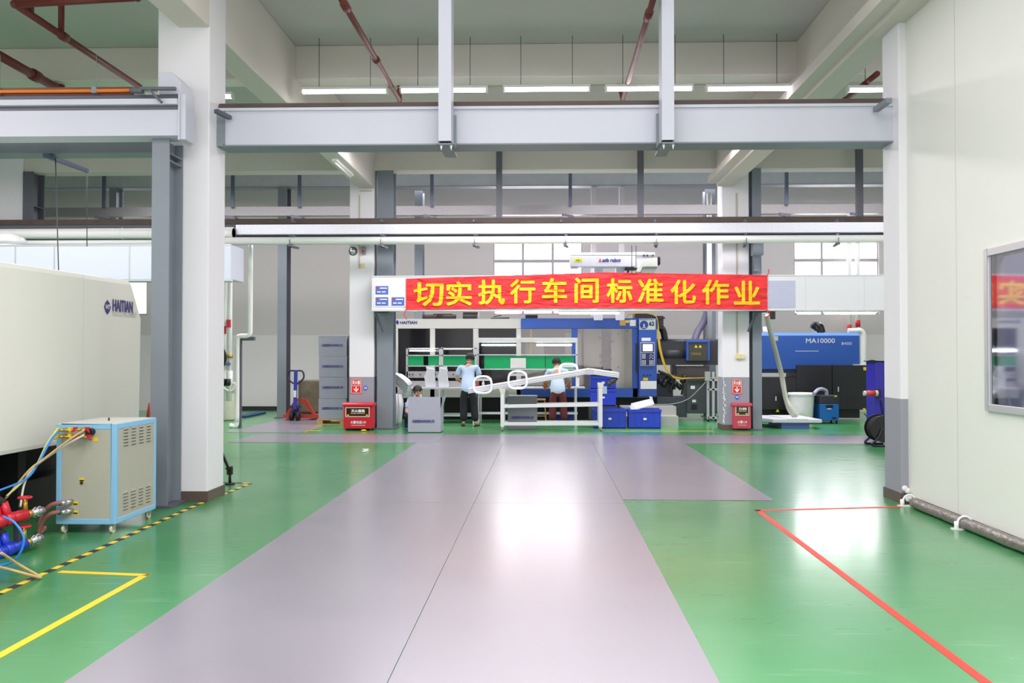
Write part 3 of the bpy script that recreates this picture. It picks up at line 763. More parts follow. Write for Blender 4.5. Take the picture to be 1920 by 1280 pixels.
# ================================================================== LEFT MOULDING MACHINE (near)
XM = -4.6
ym1 = WX(268, 700, XM).y; zmb = WX(105, 828, XM).z; zmt = WX(255, 527, XM).z
r = T('injection_molding_machine', 'large off-white moulding machine with rounded cover at the left edge', 'machine', (XM-1, 7.5, 0))
m = MB(); R_ = .12
def outline(yend, xin=0.0):
    P = [(XM-2.2, 3.2), (XM-xin, 3.2)]
    for k in range(9):
        t = k/8*PI/2; P.append((XM-xin-R_+R_*math.cos(t), yend-R_+R_*math.sin(t)))
    P.append((XM-2.2, yend)); return P
lv = [(zmb, ym1-.03, 0), (zmb+.02, ym1, 0), (zmt-.42, ym1+.03, 0), (zmt-.05, ym1-.20, 0), (zmt-.01, ym1-.22, .015), (zmt, ym1-.25, .04)]
vs = []; nP = len(outline(1))
for z, ye_, xi in lv: vs += [(x, y, z + (0 if z < 1.6 else -.013*(ym1-y))) for x, y in outline(ye_, xi)]
fs = [(k*nP+i, k*nP+(i+1) % nP, (k+1)*nP+(i+1) % nP, (k+1)*nP+i) for k in range(len(lv)-1) for i in range(nP)]
fs += [tuple(range(nP-1, -1, -1)), tuple(range((len(lv)-1)*nP, len(lv)*nP))]
m.add(vs, fs); cov = m.build('cover', OFFW, r); 
for p in cov.data.polygons: p.use_smooth = False
MB().box(XM-.004, XM+.002, 3.2, ym1-.32, zmb-.03, zmb+.002).build('lower_edge_trim', BEIGE, r)
sy = WX(155, 700, XM).y; MB().box(XM-.001, XM+.0015, sy, sy+.006, zmb+.02, zmt-.03).build('panel_joint', mat('soft_joint', (206, 208, 198), .6), r)
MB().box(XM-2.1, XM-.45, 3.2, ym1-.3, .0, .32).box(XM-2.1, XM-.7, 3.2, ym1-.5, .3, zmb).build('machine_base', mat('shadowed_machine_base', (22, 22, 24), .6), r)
m = MB()
for y in (4.6, 5.6, 6.6, 7.9, 9.0): m.box(XM-.55, XM-.35, y, y+.12, .05, zmb)
m.build('support_leg', mat('dark_leg', (30, 30, 34), .6), r)
lc = WX(202, 576, XM+.004); 
def wxr(x0, y0, x1, y1): a = WX(x0, y1, XM+.004); b = WX(x1, y0, XM+.004); return a, b
a, b = wxr(195.5, 563, 208, 589); cy_, cz_ = (a.y+b.y)/2, (a.z+b.z)/2; hy, hz = abs(b.y-a.y)/2, abs(b.z-a.z)/2
pts = [(cy_, cz_+hz), (cy_-hy*.6, cz_+hz*.62), (cy_-hy, cz_), (cy_-hy*.6, cz_-hz*.62), (cy_, cz_-hz), (cy_+hy*.6, cz_-hz*.62), (cy_+hy, cz_), (cy_+hy*.6, cz_+hz*.62)]
MB().prism(pts, XM+.001, XM+.004, 'X').build('logo_emblem', INKB, r)
text('lettering', 'HT', hy*1.3, hz*.62, (XM+.006, cy_, cz_+.005), PAPER, r, face='+X', bold=.03)
a, b = wxr(211, 565, 249, 583); text('lettering', 'HAITIAN', abs(b.y-a.y), abs(b.z-a.z), (XM+.005, (a.y+b.y)/2, (a.z+b.z)/2), INKB, r, face='+X', bold=.03)
a, b = wxr(211, 586.5, 256, 592); text('lettering', 'PLASTICS MACHINERY', abs(b.y-a.y), abs(b.z-a.z), (XM+.005, (a.y+b.y)/2, (a.z+b.z)/2), INKG, r, face='+X')
# orange bracket behind it
q = W(268, 770, 10.6); tag(MB().prism([(q.x-.02, .4), (q.x+.12, .4), (q.x+.07, .95)], 10.6, 10.64, 'Y').box(q.x-.02, q.x+.12, 10.6, 10.7, 0, .4).build('machine_bracket', ORED), 'orange triangular bracket behind the left machine', 'bracket')

# ================================================================== TEMPERATURE CONTROLLER CABINET
yc0 = F(212, 1001).y; cx1 = F(212, 1001).x+.02; cx0 = W(105, 900, yc0).x; yc1 = WX(293, 870, cx1).y
zc1 = W(208, 795, yc0).z; zc0 = .085
r = T('temperature_controller', 'pale blue framed cabinet on casters with grey speckled panels and hoses', 'machine cabinet', ((cx0+cx1)/2, (yc0+yc1)/2, 0))
fw = .045
m = MB()
for x in (cx0, cx1-fw):
    for y in (yc0, yc1-fw): m.box(x, x+fw, y, y+fw, zc0, zc1)
for z in (zc0, zc1-fw):
    for y in (yc0, yc1-fw): m.box(cx0+fw, cx1-fw, y, y+fw, z, z+fw)
    for x in (cx0, cx1-fw): m.box(x, x+fw, yc0+fw, yc1-fw, z, z+fw)
m.build('frame', BLUEL, r, bev=.004)
MB().box(cx0+.01, cx1-.01, yc0+.01, yc1-.01, zc1-.006, zc1+.004).build('top_panel', mat('pale_grey_top', (214, 216, 208), .4), r)
MB().box(cx0+fw-.01, cx1-fw+.01, yc0+.004, yc0+.02, zc0+fw-.01, zc1-fw+.01).build('front_panel', SPECK, r)
m = MB().box(cx1-.02, cx1-.004, yc0+fw-.01, yc1-fw+.01, zc0+fw-.01, zc1-fw+.01)
L = yc1-yc0
for zz in (zc1-.20, zc0+.10):
    for c in range(4):
        for k in range(6):
            y = yc0+.14+c*.165*L/.88; z = zz + k*.028 - c*.002
            m.prism([(y, z), (y+.085, z), (y+.085, z+.014), (y, z+.014)], cx1-.006, cx1+.006, 'X')
m.build('louvred_side_panel', SPECK, r)
m = MB()
for zz in (zc1-.20, zc0+.10):
    for c in range(4):
        for k in range(6): y = yc0+.14+c*.165*L/.88; z = zz + k*.028 - c*.002; m.box(cx1-.005, cx1-.0025, y+.004, y+.081, z-.009, z)
m.build('louvre_slot', mat('slot_shadow', (90, 86, 76), .7), r)
MB().box(cx0+.004, cx0+.02, yc0+fw, yc1-fw, zc0+fw, zc1-fw).build('side_panel', SPECK, r)
for x in (cx0+.05, cx1-.05):
    for y in (yc0+.05, yc1-.05):
        h = MB().box(x-.03, x+.03, y-.03, y+.03, zc0-.006, zc0).box(x-.022, x-.016, y-.02, y+.02, .03, zc0).box(x+.012, x+.018, y-.02, y+.02, .03, zc0).build('caster', CHROME, r)
        MB().cyl((x-.014, y, .036), (x+.01, y, .036), .036, n=20).build('wheel', mat('cream_wheel', (214, 208, 180), .4), h)
def cw(px, py): return W(px, py, yc0)
for (x_, y_, mm, kk) in ((128, 805, YEL, 0), (128, 817, YEL, 0), (160, 804, RED, 1), (163, 818, RED, 1)):
    p = cw(x_, y_)
    v = MB().cyl(p+Vector((0, .01, 0)), p+Vector((-.02, -.10, 0)), .013).cyl(p+Vector((-.06, -.06, 0)), p+Vector((.05, -.06, 0)), .011).build('valve', BRASS, r)
    q = MB()
    for s in (-.055, .05): q.box(p.x+s-.012, p.x+s+.014, yc0-.075, yc0-.045, p.z-.004, p.z+.022).cyl(p+Vector((s, -.06, .0)), p+Vector((s*1.5, -.08, -.02)), .009)
    q.build('tap_handle', mm, v)
p = cw(172, 809); MB().cyl(p+Vector((0, .005, 0)), p+Vector((0, -.05, 0)), .032, n=20).cyl(p+Vector((0, -.05, 0)), p+Vector((0, -.055, 0)), .026, n=20).build('pressure_gauge', BLACK, r)
m = MB()
for a, b in ((148, 896), (136, 940), (136, 957), (174, 820)): m.pb(a, b, a+10, b+7, yc0+.002, .003)
m.build('yellow_sticker', YEL, r)
m = MB(); p = cw(153, 905); m.cyl(p+Vector((0, .01, 0)), p+Vector((0, -.006, 0)), .012, n=14)
for a, b in ((148, 899.5), (136, 943.5), (136, 960.5)): m.pb(a+1, b, a+9, b+2.5, yc0-.0, .002)
m.build('black_mark', INKK, r)
MB().cyl((cx0+.28, yc0+.35, zc1+.004), (cx0+.28, yc0+.35, zc1+.03), .008).build('lifting_eye', DARK, r)
m = MB()
for a, b, c in ((134, 940, 104), (134, 957, 108)):
    p = cw(a, b); m.cyl(p+Vector((0, .01, 0)), p+Vector((-.02, -.05, 0)), .022).cyl(p+Vector((-.02, -.05, 0)), p+Vector((-.08, -.05, -.01)), .02)
m.build('hose_fitting', CHROME, r)
m = MB()
for a, b, c, dx in ((130, 940, 104, 0), (128, 957, 110, .03)):
    p = cw(a, b) + Vector((-.04, -.05, 0)); m.tube([p, p+Vector((-.08, -.02, -.02)), p+Vector((-.16, 0, -.10)), p+Vector((-.20, .02, -.22+dx)), p+Vector((-.16, .05, -.9*p.z+.03))], .02, 10)
m.build('drain_hose', mat('pinkish_rubber_hose', (150, 100, 90), .5, var=.2, scale=10), r)
# hoses from cabinet to manifold
def hose(name, pts, rr, mm, label): return tag(MB().tube(pts, rr, 8).build(name, mm), label, 'hose')
j = F(55, 1000, .42)
def wp(px, py, Y): return W(px, py, Y)
hose('air_hose', [wp(112, 806, 7.22), wp(95, 826, 7.1), wp(72, 868, 7.0), wp(48, 898, 6.8), wp(-8, 922, 6.5)], .0085, HOSEB, 'blue hose running from the cabinet valves to the left edge')
hose('air_hose', [wp(108, 804, 7.2), wp(88, 832, 7.1), wp(66, 876, 7.0), wp(40, 905, 6.85), wp(12, 930, 6.7)], .008, mat('pale_yellow_hose', (206, 206, 140), .4), 'pale yellow hose beside the blue hose on the cabinet valves')
hose('air_hose', [wp(158, 806, 7.2), wp(130, 824, 7.12), wp(80, 862, 7.0), wp(54, 882, 6.9), wp(10, 935, 6.8)], .009, HOSET, 'tan hose sagging from the red cabinet valve, upper one')
hose('air_hose', [wp(158, 815, 7.2), wp(120, 836, 7.12), wp(64, 876, 7.0), wp(46, 906, 6.9), wp(38, 950, 6.8)], .009, HOSE, 'translucent hose from the red cabinet valve down to the red manifold')

# manifolds at lower left
def manifold(name, pA, pB, mm, label, zoff):
    r = T(name, label, 'pipe', ((pA.x+pB.x)/2, (pA.y+pB.y)/2, min(pA.z, pB.z)-.05))
    q = MB().cyl(pA, pB, .045, n=20); d = (pB-pA).normalized(); L_ = (pB-pA).length
    for k in (.25, .5): c = pA+d*L_*k; q.cyl(c-d*.03, c+d*.03, .052, n=20).cyl(c, c+Vector((-.03, -.02, .13)), .034, n=14)
    q.build('manifold_pipe', mm, r)
    c = pB-d*.01; q = MB().cyl(c, c+Vector((0, -.01, .13)), .018).cyl(pB, pB+d*.05, .03, .026, n=16); q.build('valve_body', BRASS, r)
    q = MB().torus(c+Vector((0, -.01, .135)), .045, .009, 'Z', 20, 8).bar(c+Vector((-.045, -.01, .135)), c+Vector((.045, -.01, .135)), .012, .01).bar(c+Vector((0, -.055, .135)), c+Vector((0, .035, .135)), .012, .01); q.build('handwheel', RED, r)
    q = MB()
    for k in range(2): q.torus(pB+d*(.07+.035*k), .036, .006, 'X', 20, 8)
    q.cyl(pB+d*.04, pB+d*.14, .028, n=14); q.build('hose_clamp', CHROME, r)
    for k in (.25, .5):
        c0 = pA+d*L_*k+Vector((-.03, -.02, .12)); MB().cyl(c0, c0+Vector((-.28, -.15, .26)), .034, n=12).build('braided_hose', mat('black_hose', (52, 46, 52), .5, var=.2, scale=60), r)
    for k in (0.1, .75):
        c0 = pA+d*L_*k; MB().box(c0.x-.02, c0.x+.02, c0.y-.02, c0.y+.02, 0, c0.z-.04).build('support', DARK, r)
    return r
manifold('coolant_manifold', W(-20, 982, 6.35), W(50, 964, 6.62), RED, 'red water manifold pipe with red handwheel and black hoses', 0)
manifold('coolant_manifold', Vector((W(-20, 1042, 6.35).x, 6.35, W(-20, 1042, 6.35).z)), W(48, 1018, 6.62), mat('royal_blue_pipe', (24, 56, 190), .35), 'blue water manifold pipe near the floor', 0)
pl = W(5, 1015, 5.75)
hose('air_hose', [pl+Vector((0, 0, .17)), pl+Vector((.08, 0, .13)), pl+Vector((.145, 0, .03)), pl+Vector((.12, 0, -.08)), pl+Vector((.04, 0, -.15)), pl+Vector((-.1, 0, -.17))], .008, HOSEB, 'blue hose loop in front of the manifolds at the left edge')
hose('air_hose', [W(2, 1036, 5.6), W(35, 1058, 5.75), F(76, 1082, .014), W(50, 1076, 5.75), W(0, 1063, 5.7), W(-40, 1060, 5.7)], .010, HOSET, 'tan hose loop lying over the hazard tape at the left edge')

# ================================================================== MIDDLE DISTANCE, LEFT SIDE
# stand leg by the large column
r = T('support_stand', 'black diagonal stand leg with clamp beside the large white column', 'stand', F(431, 908))
p = F(431, 908); m = MB().bar((p.x, p.y, .16), W(408, 830, p.y), .028, .028); m.build('leg', BLACK, r)
MB().cyl((p.x, p.y, .0), (p.x, p.y, .02), .06, n=18).cyl((p.x, p.y, .02), (p.x, p.y, .15), .016).build('foot', BLACK, r)
MB().box(p.x-.03, p.x+.03, p.y-.025, p.y+.025, .12, .2).cyl((p.x-.05, p.y, .19), (p.x+.03, p.y, .21), .012).build('clamp', BLACK, r)

# wall pipework with valves left
YW = 20.5
def vpipe(px, py0, py1, Y, rr, label, extra=None, mm=PVC, tofloor=False):
    a = W(px, py0, Y); b = W(px, py1, Y); b.x = a.x
    if tofloor: b.z = 0
    rt = T('water_pipe', label, 'pipe', (a.x, Y, b.z)); MB().cyl(a, b, rr, n=14).build('pipe_run', mm, rt)
    return rt, a, b
for px, py, nm in ((423, 615, 'nearest the large column'), (432, 603, 'second from the large column')):
    rt, a, b = vpipe(px, 455, 752, 17.5, .045, 'white vertical water pipe with red tap, ' + nm)
    z1 = W(px, py, 17.5).z
    MB().box(a.x-.035, a.x+.035, 17.40, 17.47, z1-.12, z1+.04).build('tap_handle', RED, rt)
    z2 = W(px, 668, 17.5).z; MB().cyl((a.x-.07, 17.44, z2), (a.x+.08, 17.44, z2), .035).build('brass_fitting', BRASS, rt)
    z3 = W(px, 682, 17.5).z; MB().cyl((a.x, 17.40, z3), (a.x, 17.46, z3), .04).build('gauge', mat('gauge_blue', (120, 130, 170), .3), rt)
    z4 = W(px, 695, 17.5).z; MB().cyl((a.x, 17.5, z4), (a.x, 17.5, z4-.4), .06).build('filter_housing', PVC, rt)
    z5 = W(px, 710, 17.5).z; MB().cyl((a.x, 17.42, z5), (a.x, 17.42, z5-.14), .05).build('dark_filter', BLACK, rt)
YV = 18.0
a = W(445, 640, YV); b = W(445, 632, YV); c = W(468, 628, YV); d = W(470, 458, YV)
rt = T('water_pipe', 'white pipe with elbow over a grey bracket against the back wall', 'pipe', (a.x, YV, 0))
MB().tube([(a.x, YV, .12), (a.x, YV, 1.0), (a.x, YV, b.z-.1), (a.x+.05, YV, b.z+.02), (c.x-.1, YV, c.z-.02), (c.x, YV, c.z+.02), (d.x, YV, c.z+.2), (d.x, YV, c.z+1.0), (d.x, YV, d.z)], .05, 12).build('pipe_run', PVC, rt)
MB().tube([(a.x, YV, .13), (a.x-.03, YV, .04), (a.x-.15, YV, .05)], .05, 10).build('elbow', PVC, rt)
p = W(449, 700, YV+.15); 
rt = T('grey_bracket_frame', 'dark grey post with horizontal arm beside the white elbow pipe', 'bracket', (p.x, YV+.15, 0))
MB().box(p.x-.05, p.x+.04, YV+.12, YV+.2, 0, W(449, 632, YV).z).build('post', STEELX, rt)
MB().box(p.x, W(473, 632, YV).x, YV+.1, YV+.2, W(449, 638, YV).z, W(449, 631, YV).z).build('arm', STEELX, rt)
# lower white board on the back wall (two-tone paint, partly painted light)
x0 = W(410, 700, YB).x; x1 = W(655, 700, YB).x
# hose ring
p = W(400, 670, 17.2)
rt = T('hose_ring', 'large black ring partly hidden behind the large white column', 'hose', (p.x, 17.2, 0))
MB().torus((p.x-.03, 17.2, p.z), .27, .035, 'Y', 40, 10).build('ring', RUB, rt); MB().cyl((p.x-.03, 17.22, p.z), (p.x-.03, 17.26, p.z), .24, n=30).build('disc', mat('pale_green_disc', (190, 210, 200), .4), rt)
MB().box(p.x-.06, p.x, 17.26, 17.3, 0, p.z).build('stand_post', DARK, rt)
# white bin left
def bin_(px0, px1, py0, Yb, label, mm, h=None):
    a = W(px0, py0, Yb); b = W(px1, py0, Yb); R = (b.x-a.x)/2; cx = (a.x+b.x)/2; h = a.z
    rt = T('plastic_bin', label, 'bin', (cx, Yb+R, 0))
    MB().lathe((cx, Yb+R, 0), [(0, .02), (R*.80, .02), (R*.82, .04), (R*.94, h-.08), (R*.94, h), (R*.88, h), (R*.80, .05), (0, .05)], 32).build('tub', mm, rt)
    MB().lathe((cx, Yb+R, 0), [(R*.92, h-.06), (R*1.02, h-.055), (R*1.03, h-.01), (R*.99, h+.012), (R*.88, h+.012), (R*.88, h-.01)], 32).build('rim', mm, rt)
    return rt
b_ = bin_(402, 438, 731, F(420, 787).y-.35, 'cream plastic bin beside the large white column', mat('cream_bin', (222, 218, 200), .45))
hose('air_hose', [W(412, 722, 17.3), W(424, 730, 17.3), W(430, 732, 17.3), W(434, 722, 17.3), W(440, 718, 17.3), W(440, 728, 17.3), W(432, 734, 17.3)], .022, HOSE, 'short looped hose going into the cream bin')
a = F(442, 783); b = F(495, 776)
tag(MB().box(a.x, b.x, F(460, 783).y, F(460, 775).y, 0, .05).build('plastic_mat', mat('blue_mat', (20, 66, 120), .5), bev=.01), 'dark blue flat mat under the pipes at the back wall', 'mat')
m = MB().box(W(450, 770, YB).x, W(655, 770, YB).x, YB-.04, YB-.001, 0, .12); S(m.build('baseboard_back', BLACK), 'black base strip of the back wall')

# pallet jack
pj = F(553, 789)
r = T('pallet_jack', 'red pallet jack with upright blue handle', 'pallet jack', (pj.x, pj.y, 0))
zt_ = W(553, 695, pj.y).z; x = pj.x; y = pj.y
MB().bar((x, y, .28), (x, y+.06, zt_), .075, .05).build('handle_pole', mat('jack_blue', (48, 56, 168), .4), r)
zz = zt_; MB().tube([(x, y+.05, zz-.33), (x+.13, y+.05, zz-.24), (x+.19, y+.06, zz-.14), (x+.15, y+.06, zz-.01), (x, y+.06, zz), (x-.15, y+.06, zz-.01), (x-.19, y+.06, zz-.14), (x-.13, y+.05, zz-.24), (x, y+.05, zz-.33)], .02, 8).build('grip_loop', mat('jack_navy_grip', (40, 42, 70), .5), r)
MB().box(x-.03, x+.03, y-.02, y+.0, zz-.62, zz-.46).build('paper_tag', PAPER, r)
MB().cyl((x, y+.1, .12), (x, y+.1, .42), .06).box(x-.12, x+.12, y, y+.14, .3, .36).cyl((x-.13, y+.05, .2), (x+.13, y+.05, .2), .03).build('hydraulic_pump', mat('jack_navy', (38, 40, 90), .4), r)
q = MB()
q.prism([(x-.32, .08), (x-.06, .52), (x+.0, .52), (x-.0, .45), (x-.22, .14)], y+.22, y+.27, 'Y').prism([(x+.46, .08), (x+.2, .5), (x+.06, .52), (x+.06, .45), (x+.36, .14)], y+.22, y+.27, 'Y')
q.box(x-.34, x+.48, y+.2, y+.3, .05, .14)
q.build('lift_frame', ORED, r)
for s in (-.26, .3):
    MB().box(x+s-.08, x+s+.08, y+.3, y+1.2, .05, .1).build('fork', ORED, r)
for s in (-.09, .06):
    MB().cyl((x+s-.025, y+.02, .1), (x+s+.045, y+.02, .1), .1, n=24).build('wheel', RUB, r)
# stained steel cabinet behind it
a = W(546, 714, 20.9); b = W(598, 714, 20.9)
r = T('waste_bin', 'stained grey metal bin behind the pallet jack', 'bin', ((a.x+b.x)/2, 20.9, 0))
MB().prism([(a.x+.1, 21.3), (b.x, 21.3), (b.x, 22.0), (a.x, 22.0), (a.x, 21.5)], .1, a.z).build('body', DIRTY, r, bev=.02)
MB().box(a.x+.05, b.x, 21.25, 22.05, .0, .1).build('skid', DARK, r)
# carton stack on a pallet
YS = F(620, 796).y
x0 = W(597.5, 700, YS).x; x1 = W(648.5, 700, YS).x
r = T('wooden_pallet', 'pale wooden pallet under the carton stack', 'pallet', ((x0+x1)/2, YS, 0))
q = MB()
for k in range(5): q.box(x0-.03, x1+.5, YS-.02+k*.17, YS+.1+k*.17, .10, .125)
for k in (0, .5, 1): q.box(x0-.03+k*(x1+.5-x0-.09), x0+.09+k*(x1+.5-x0-.09), YS-.0, YS+.78, .02, .10)
for k in range(3): q.box(x0-.03, x1+.5, YS-.02+k*.34, YS+.08+k*.34, .0, .02)
q.build('deck_boards', WOOD, r)
hts = [795-7.5, 747, 707, 668, 628]
zs = [.126] + [W(620, y, YS).z for y in hts[1:]]
def carton(x0, x1, y0, y1, z0, z1, label, grp, mm=CARTON, txt=True, name='carton', trow=.5):
    r = T(name, label, 'carton', ((x0+x1)/2, (y0+y1)/2, z0), grp)
    MB().box(x0, x1, y0, y1, z0+.002, z1-.002).build('box', mm, r, bev=.006)
    MB().box(x0+.0, x1-.0, (y0+y1)/2-.02, (y0+y1)/2+.02, z1-.002, z1).build('tape_strip', mat('clear_tape', (190, 190, 196), .25), r)
    if txt: text('lettering', '永超塑胶科技有限公司', (x1-x0)*.76, .062, ((x0+x1)/2, y0-.003, z0+(z1-z0)*trow), INK, r, bold=.015)
    return r
nm = ['lowest, on the wooden pallet', 'second from the bottom', 'third from the bottom', 'topmost of the stack']
for k in range(4):
    dx = (.0, .01, .004, -.004)[k]
    carton(x0+dx, x1+dx, YS, YS+.45, zs[k], zs[k+1], 'grey printed carton in the front stack, ' + nm[k], 'stacked grey cartons', trow=.52)
for k in range(4):
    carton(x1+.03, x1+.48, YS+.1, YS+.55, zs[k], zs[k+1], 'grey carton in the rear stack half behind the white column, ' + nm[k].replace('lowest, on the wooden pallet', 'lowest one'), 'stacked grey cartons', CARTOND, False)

# fire signs, boxes, bell
def firesign(x0, y0, x1, y1, Y, label):
    r = T('fire_sign', label, 'sign', W((x0+x1)/2, y1, Y))
    MB().pb(x0, y0, x1, y1, Y-.012, .01).build('panel', REDS, r)
    q = MB(); t = .8
    q.pb(x0+.6, y0+.6, x1-.6, y0+1.3, Y-.014, .002).pb(x0+.6, y1-1.3, x1-.6, y1-.6, Y-.014, .002).pb(x0+.6, y0+.6, x0+1.3, y1-.6, Y-.014, .002).pb(x1-1.3, y0+.6, x1-.6, y1-.6, Y-.014, .002)
    ym = y0+(y1-y0)*.46; q.pb(x0+1, ym, x1-1, ym+.8, Y-.014, .002); q.build('white_border', PAPER, r)
    ptext('lettering', '灭火器', x0+2.2, y0+3, x1-2.2, ym-2, Y-.015, PAPER, r, bold=.03)
    cx = (x0+x1)/2; q = MB(); q.pb(cx-1, ym+2, cx+1, y1-4, Y-.014, .002)
    a = W(cx-4.2, y1-7.5, Y-.014); b = W(cx, y1-2.6, Y-.014); c = W(cx+4.2, y1-7.5, Y-.014); h = .035
    q.add([(a.x, Y-.015, a.z), (b.x, Y-.015, b.z), (b.x, Y-.015, b.z+h), (a.x, Y-.015, a.z+h*.9)], [(0, 1, 2, 3)]).add([(c.x, Y-.015, c.z), (b.x, Y-.015, b.z), (b.x, Y-.015, b.z+h), (c.x, Y-.015, c.z+h*.9)], [(0, 1, 2, 3)])
    q.build('down_arrow', PAPER, r)
firesign(658, 710, 677.5, 737.5, YC2, 'red fire extinguisher sign on the column left of the banner')
firesign(1373, 711, 1391, 738, YC2, 'red fire extinguisher sign on the column right of the banner')
for px, py, s, nm in ((685.5, 727, '33', 'left'), (1382, 744, '34', 'right')):
    p = W(px, py, YC2); r = T('number_badge', 'round blue badge reading %s on the %s far column' % (s, nm), 'sign', (p.x, YC2, p.z-.05))
    MB().cyl((p.x, YC2-.004, p.z), (p.x, YC2-.012, p.z), .045, n=28).build('disc', mat('badge_blue', (40, 84, 220), .4, var=0), r)
    text('lettering', s, .06, .045, (p.x, YC2-.014, p.z), PAPER, r, bold=.03)
def firebox(x0, y0, x1, yb, Yb, mm, label, l1, l2, win):
    a = W(x0, y0, Yb); b = W(x1, y0, Yb); h = a.z; D = .26
    r = T('fire_extinguisher_box', label, 'fire box', ((a.x+b.x)/2, Yb+D/2, 0))
    MB().box(a.x, b.x, Yb, Yb+D, .04, h-.05).build('body', mm, r, bev=.006)
    q = MB().prism([(Yb-.03, h-.06), (Yb-.03, h-.03), (Yb+.02, h), (Yb+D+.01, h), (Yb+D+.01, h-.06)], a.x-.02, b.x+.02, 'X'); q.build('lid', mm, r, bev=.004)
    q = MB()
    for s in (a.x+.03, b.x-.07):
        q.box(s, s+.04, Yb+.02, Yb+.06, 0, .04); q.box(s, s+.04, Yb+D-.06, Yb+D-.02, 0, .04)
    q.build('foot', DARK, r)
    f = MB().pb(win[0], win[1], win[2], win[3], Yb-.006, .008).build('window_frame', mat('cream_frame', (206, 200, 176), .5), r)
    MB().pb(win[0]+1.8, win[1]+1.8, win[2]-1.8, win[3]-1.8, Yb-.009, .004).build('window_pane', mat('dark_red_window', (60, 26, 26), .15), f)
    q = MB().pb(win[0]+3, win[3]-4.5, win[0]+7, win[3]-2.5, Yb-.011, .002).pb(win[2]-7, win[3]-4.5, win[2]-3, win[3]-2.5, Yb-.011, .002); q.build('yellow_tag', YEL, f)
    wx = (win[2]-win[0]); ptext('lettering', l1, win[0]+wx*.24, win[1]+(4.2 if wx > 30 else 3.6), win[2]-wx*.2, win[1]+(10 if wx > 30 else 8.6), Yb-.011, PAPER, f, bold=.02)
    q = MB().pb(win[0]+wx*.22, win[1]+(11.5 if wx > 30 else 10), win[2]-wx*.2, win[1]+(12.3 if wx > 30 else 10.8), Yb-.011, .002); q.build('small_line', mat('warm_paper', (230, 210, 160), .5), f)
    ym = yb-(14.5 if wx > 30 else 14); cx = (x0+x1)/2; hw = (x1-x0)*(.26 if wx > 30 else .27)
    ptext('lettering', l2, cx-hw, ym-2.8, cx+hw, ym+2.8, Yb-.004, PAPER, r, bold=.015)
    MB().pb(cx-hw*.9, ym+5, cx+hw*.9, ym+6.2, Yb-.003, .003).build('small_print', mat('pink_print', (236, 170, 176), .5), r)
YFB = F(670, 807).y
firebox(644, 755, 699, 806, YFB, RED, 'bright red fire extinguisher box at the foot of the left far column', '灭火器箱', '火警电话119', (647.5, 763, 693, 781.5))
firebox(1375, 755.5, 1408, 805, F(1390, 807).y, PINKR, 'faded red fire extinguisher box at the foot of the right far column', '灭火器箱', '火警119', (1379, 760, 1405, 779))
q = F(683, 808); tag(MB().ball((q.x, q.y-.05, .02), .035, 12, 1.6, 1, .5).build('yellow_scrap', YEL), 'small yellow plastic piece in front of the bright red box', 'litter')
p = W(662, 471, YC2)
r = T('fire_bell', 'round metal alarm bell high on the left far column', 'bell', p)
MB().lathe(p, [(0, -.06), (.035, -.06), (.06, -.04), (.075, -.01), (.078, 0)], 24, 'Y').build('gong', CHROME, r)
MB().lathe(p, [(.078, -.005), (.09, -.01), (.09, 0.0)], 24, 'Y').box(p.x-.05, p.x+.05, YC2-.006, YC2, p.z-.05, p.z+.05).build('rim', DARK, r)
p = W(682, 470, YC2); r = T('alarm_box', 'small grey and red alarm box next to the bell', 'box', p); MB().box(p.x-.045, p.x+.045, YC2-.06, YC2, p.z-.08, p.z+.08).build('case', STEELD, r, bev=.008); MB().cyl((p.x, YC2-.065, p.z-.02), (p.x, YC2-.06, p.z-.02), .03).build('strobe', RED, r)
p = W(680.5, 498, YC2); tag(MB().box(p.x-.045, p.x+.045, YC2-.035, YC2, p.z-.045, p.z+.045).build('switch_box', mat('cream_box', (226, 214, 160), .5), bev=.008), 'small cream switch box below the alarm bell', 'switch')
p = W(674, 480, YC2); tag(MB().box(p.x-.01, p.x+.01, YC2-.02, YC2, W(674, 503, YC2).z, 4.9).box(p.x, p.x+.25, YC2-.02, YC2, W(674, 358, YC2).z-.01, W(674, 358, YC2).z+.01).build('conduit', mat('cream_conduit', (190, 180, 160), .6)), 'thin cream conduit running up the left far column', 'conduit')
p = W(1382, 640, YC2); tag(MB().box(p.x-.014, p.x+.014, YC2-.02, YC2, W(1380, 664, YC2).z, 4.9).build('conduit', mat('cream_conduit', (190, 180, 160), .6)), 'thin cream conduit running down the right far column', 'conduit')
p = W(1387, 668, YC2); r = T('socket_box', 'double cream socket on the right far column', 'socket', p); MB().box(p.x-.09, p.x+.09, YC2-.05, YC2, p.z-.05, p.z+.05).build('case', mat('cream_box', (226, 214, 160), .5), r, bev=.008); MB().box(p.x-.001, p.x+.001, YC2-.052, YC2-.05, p.z-.045, p.z+.045).build('gap', DARK, r)

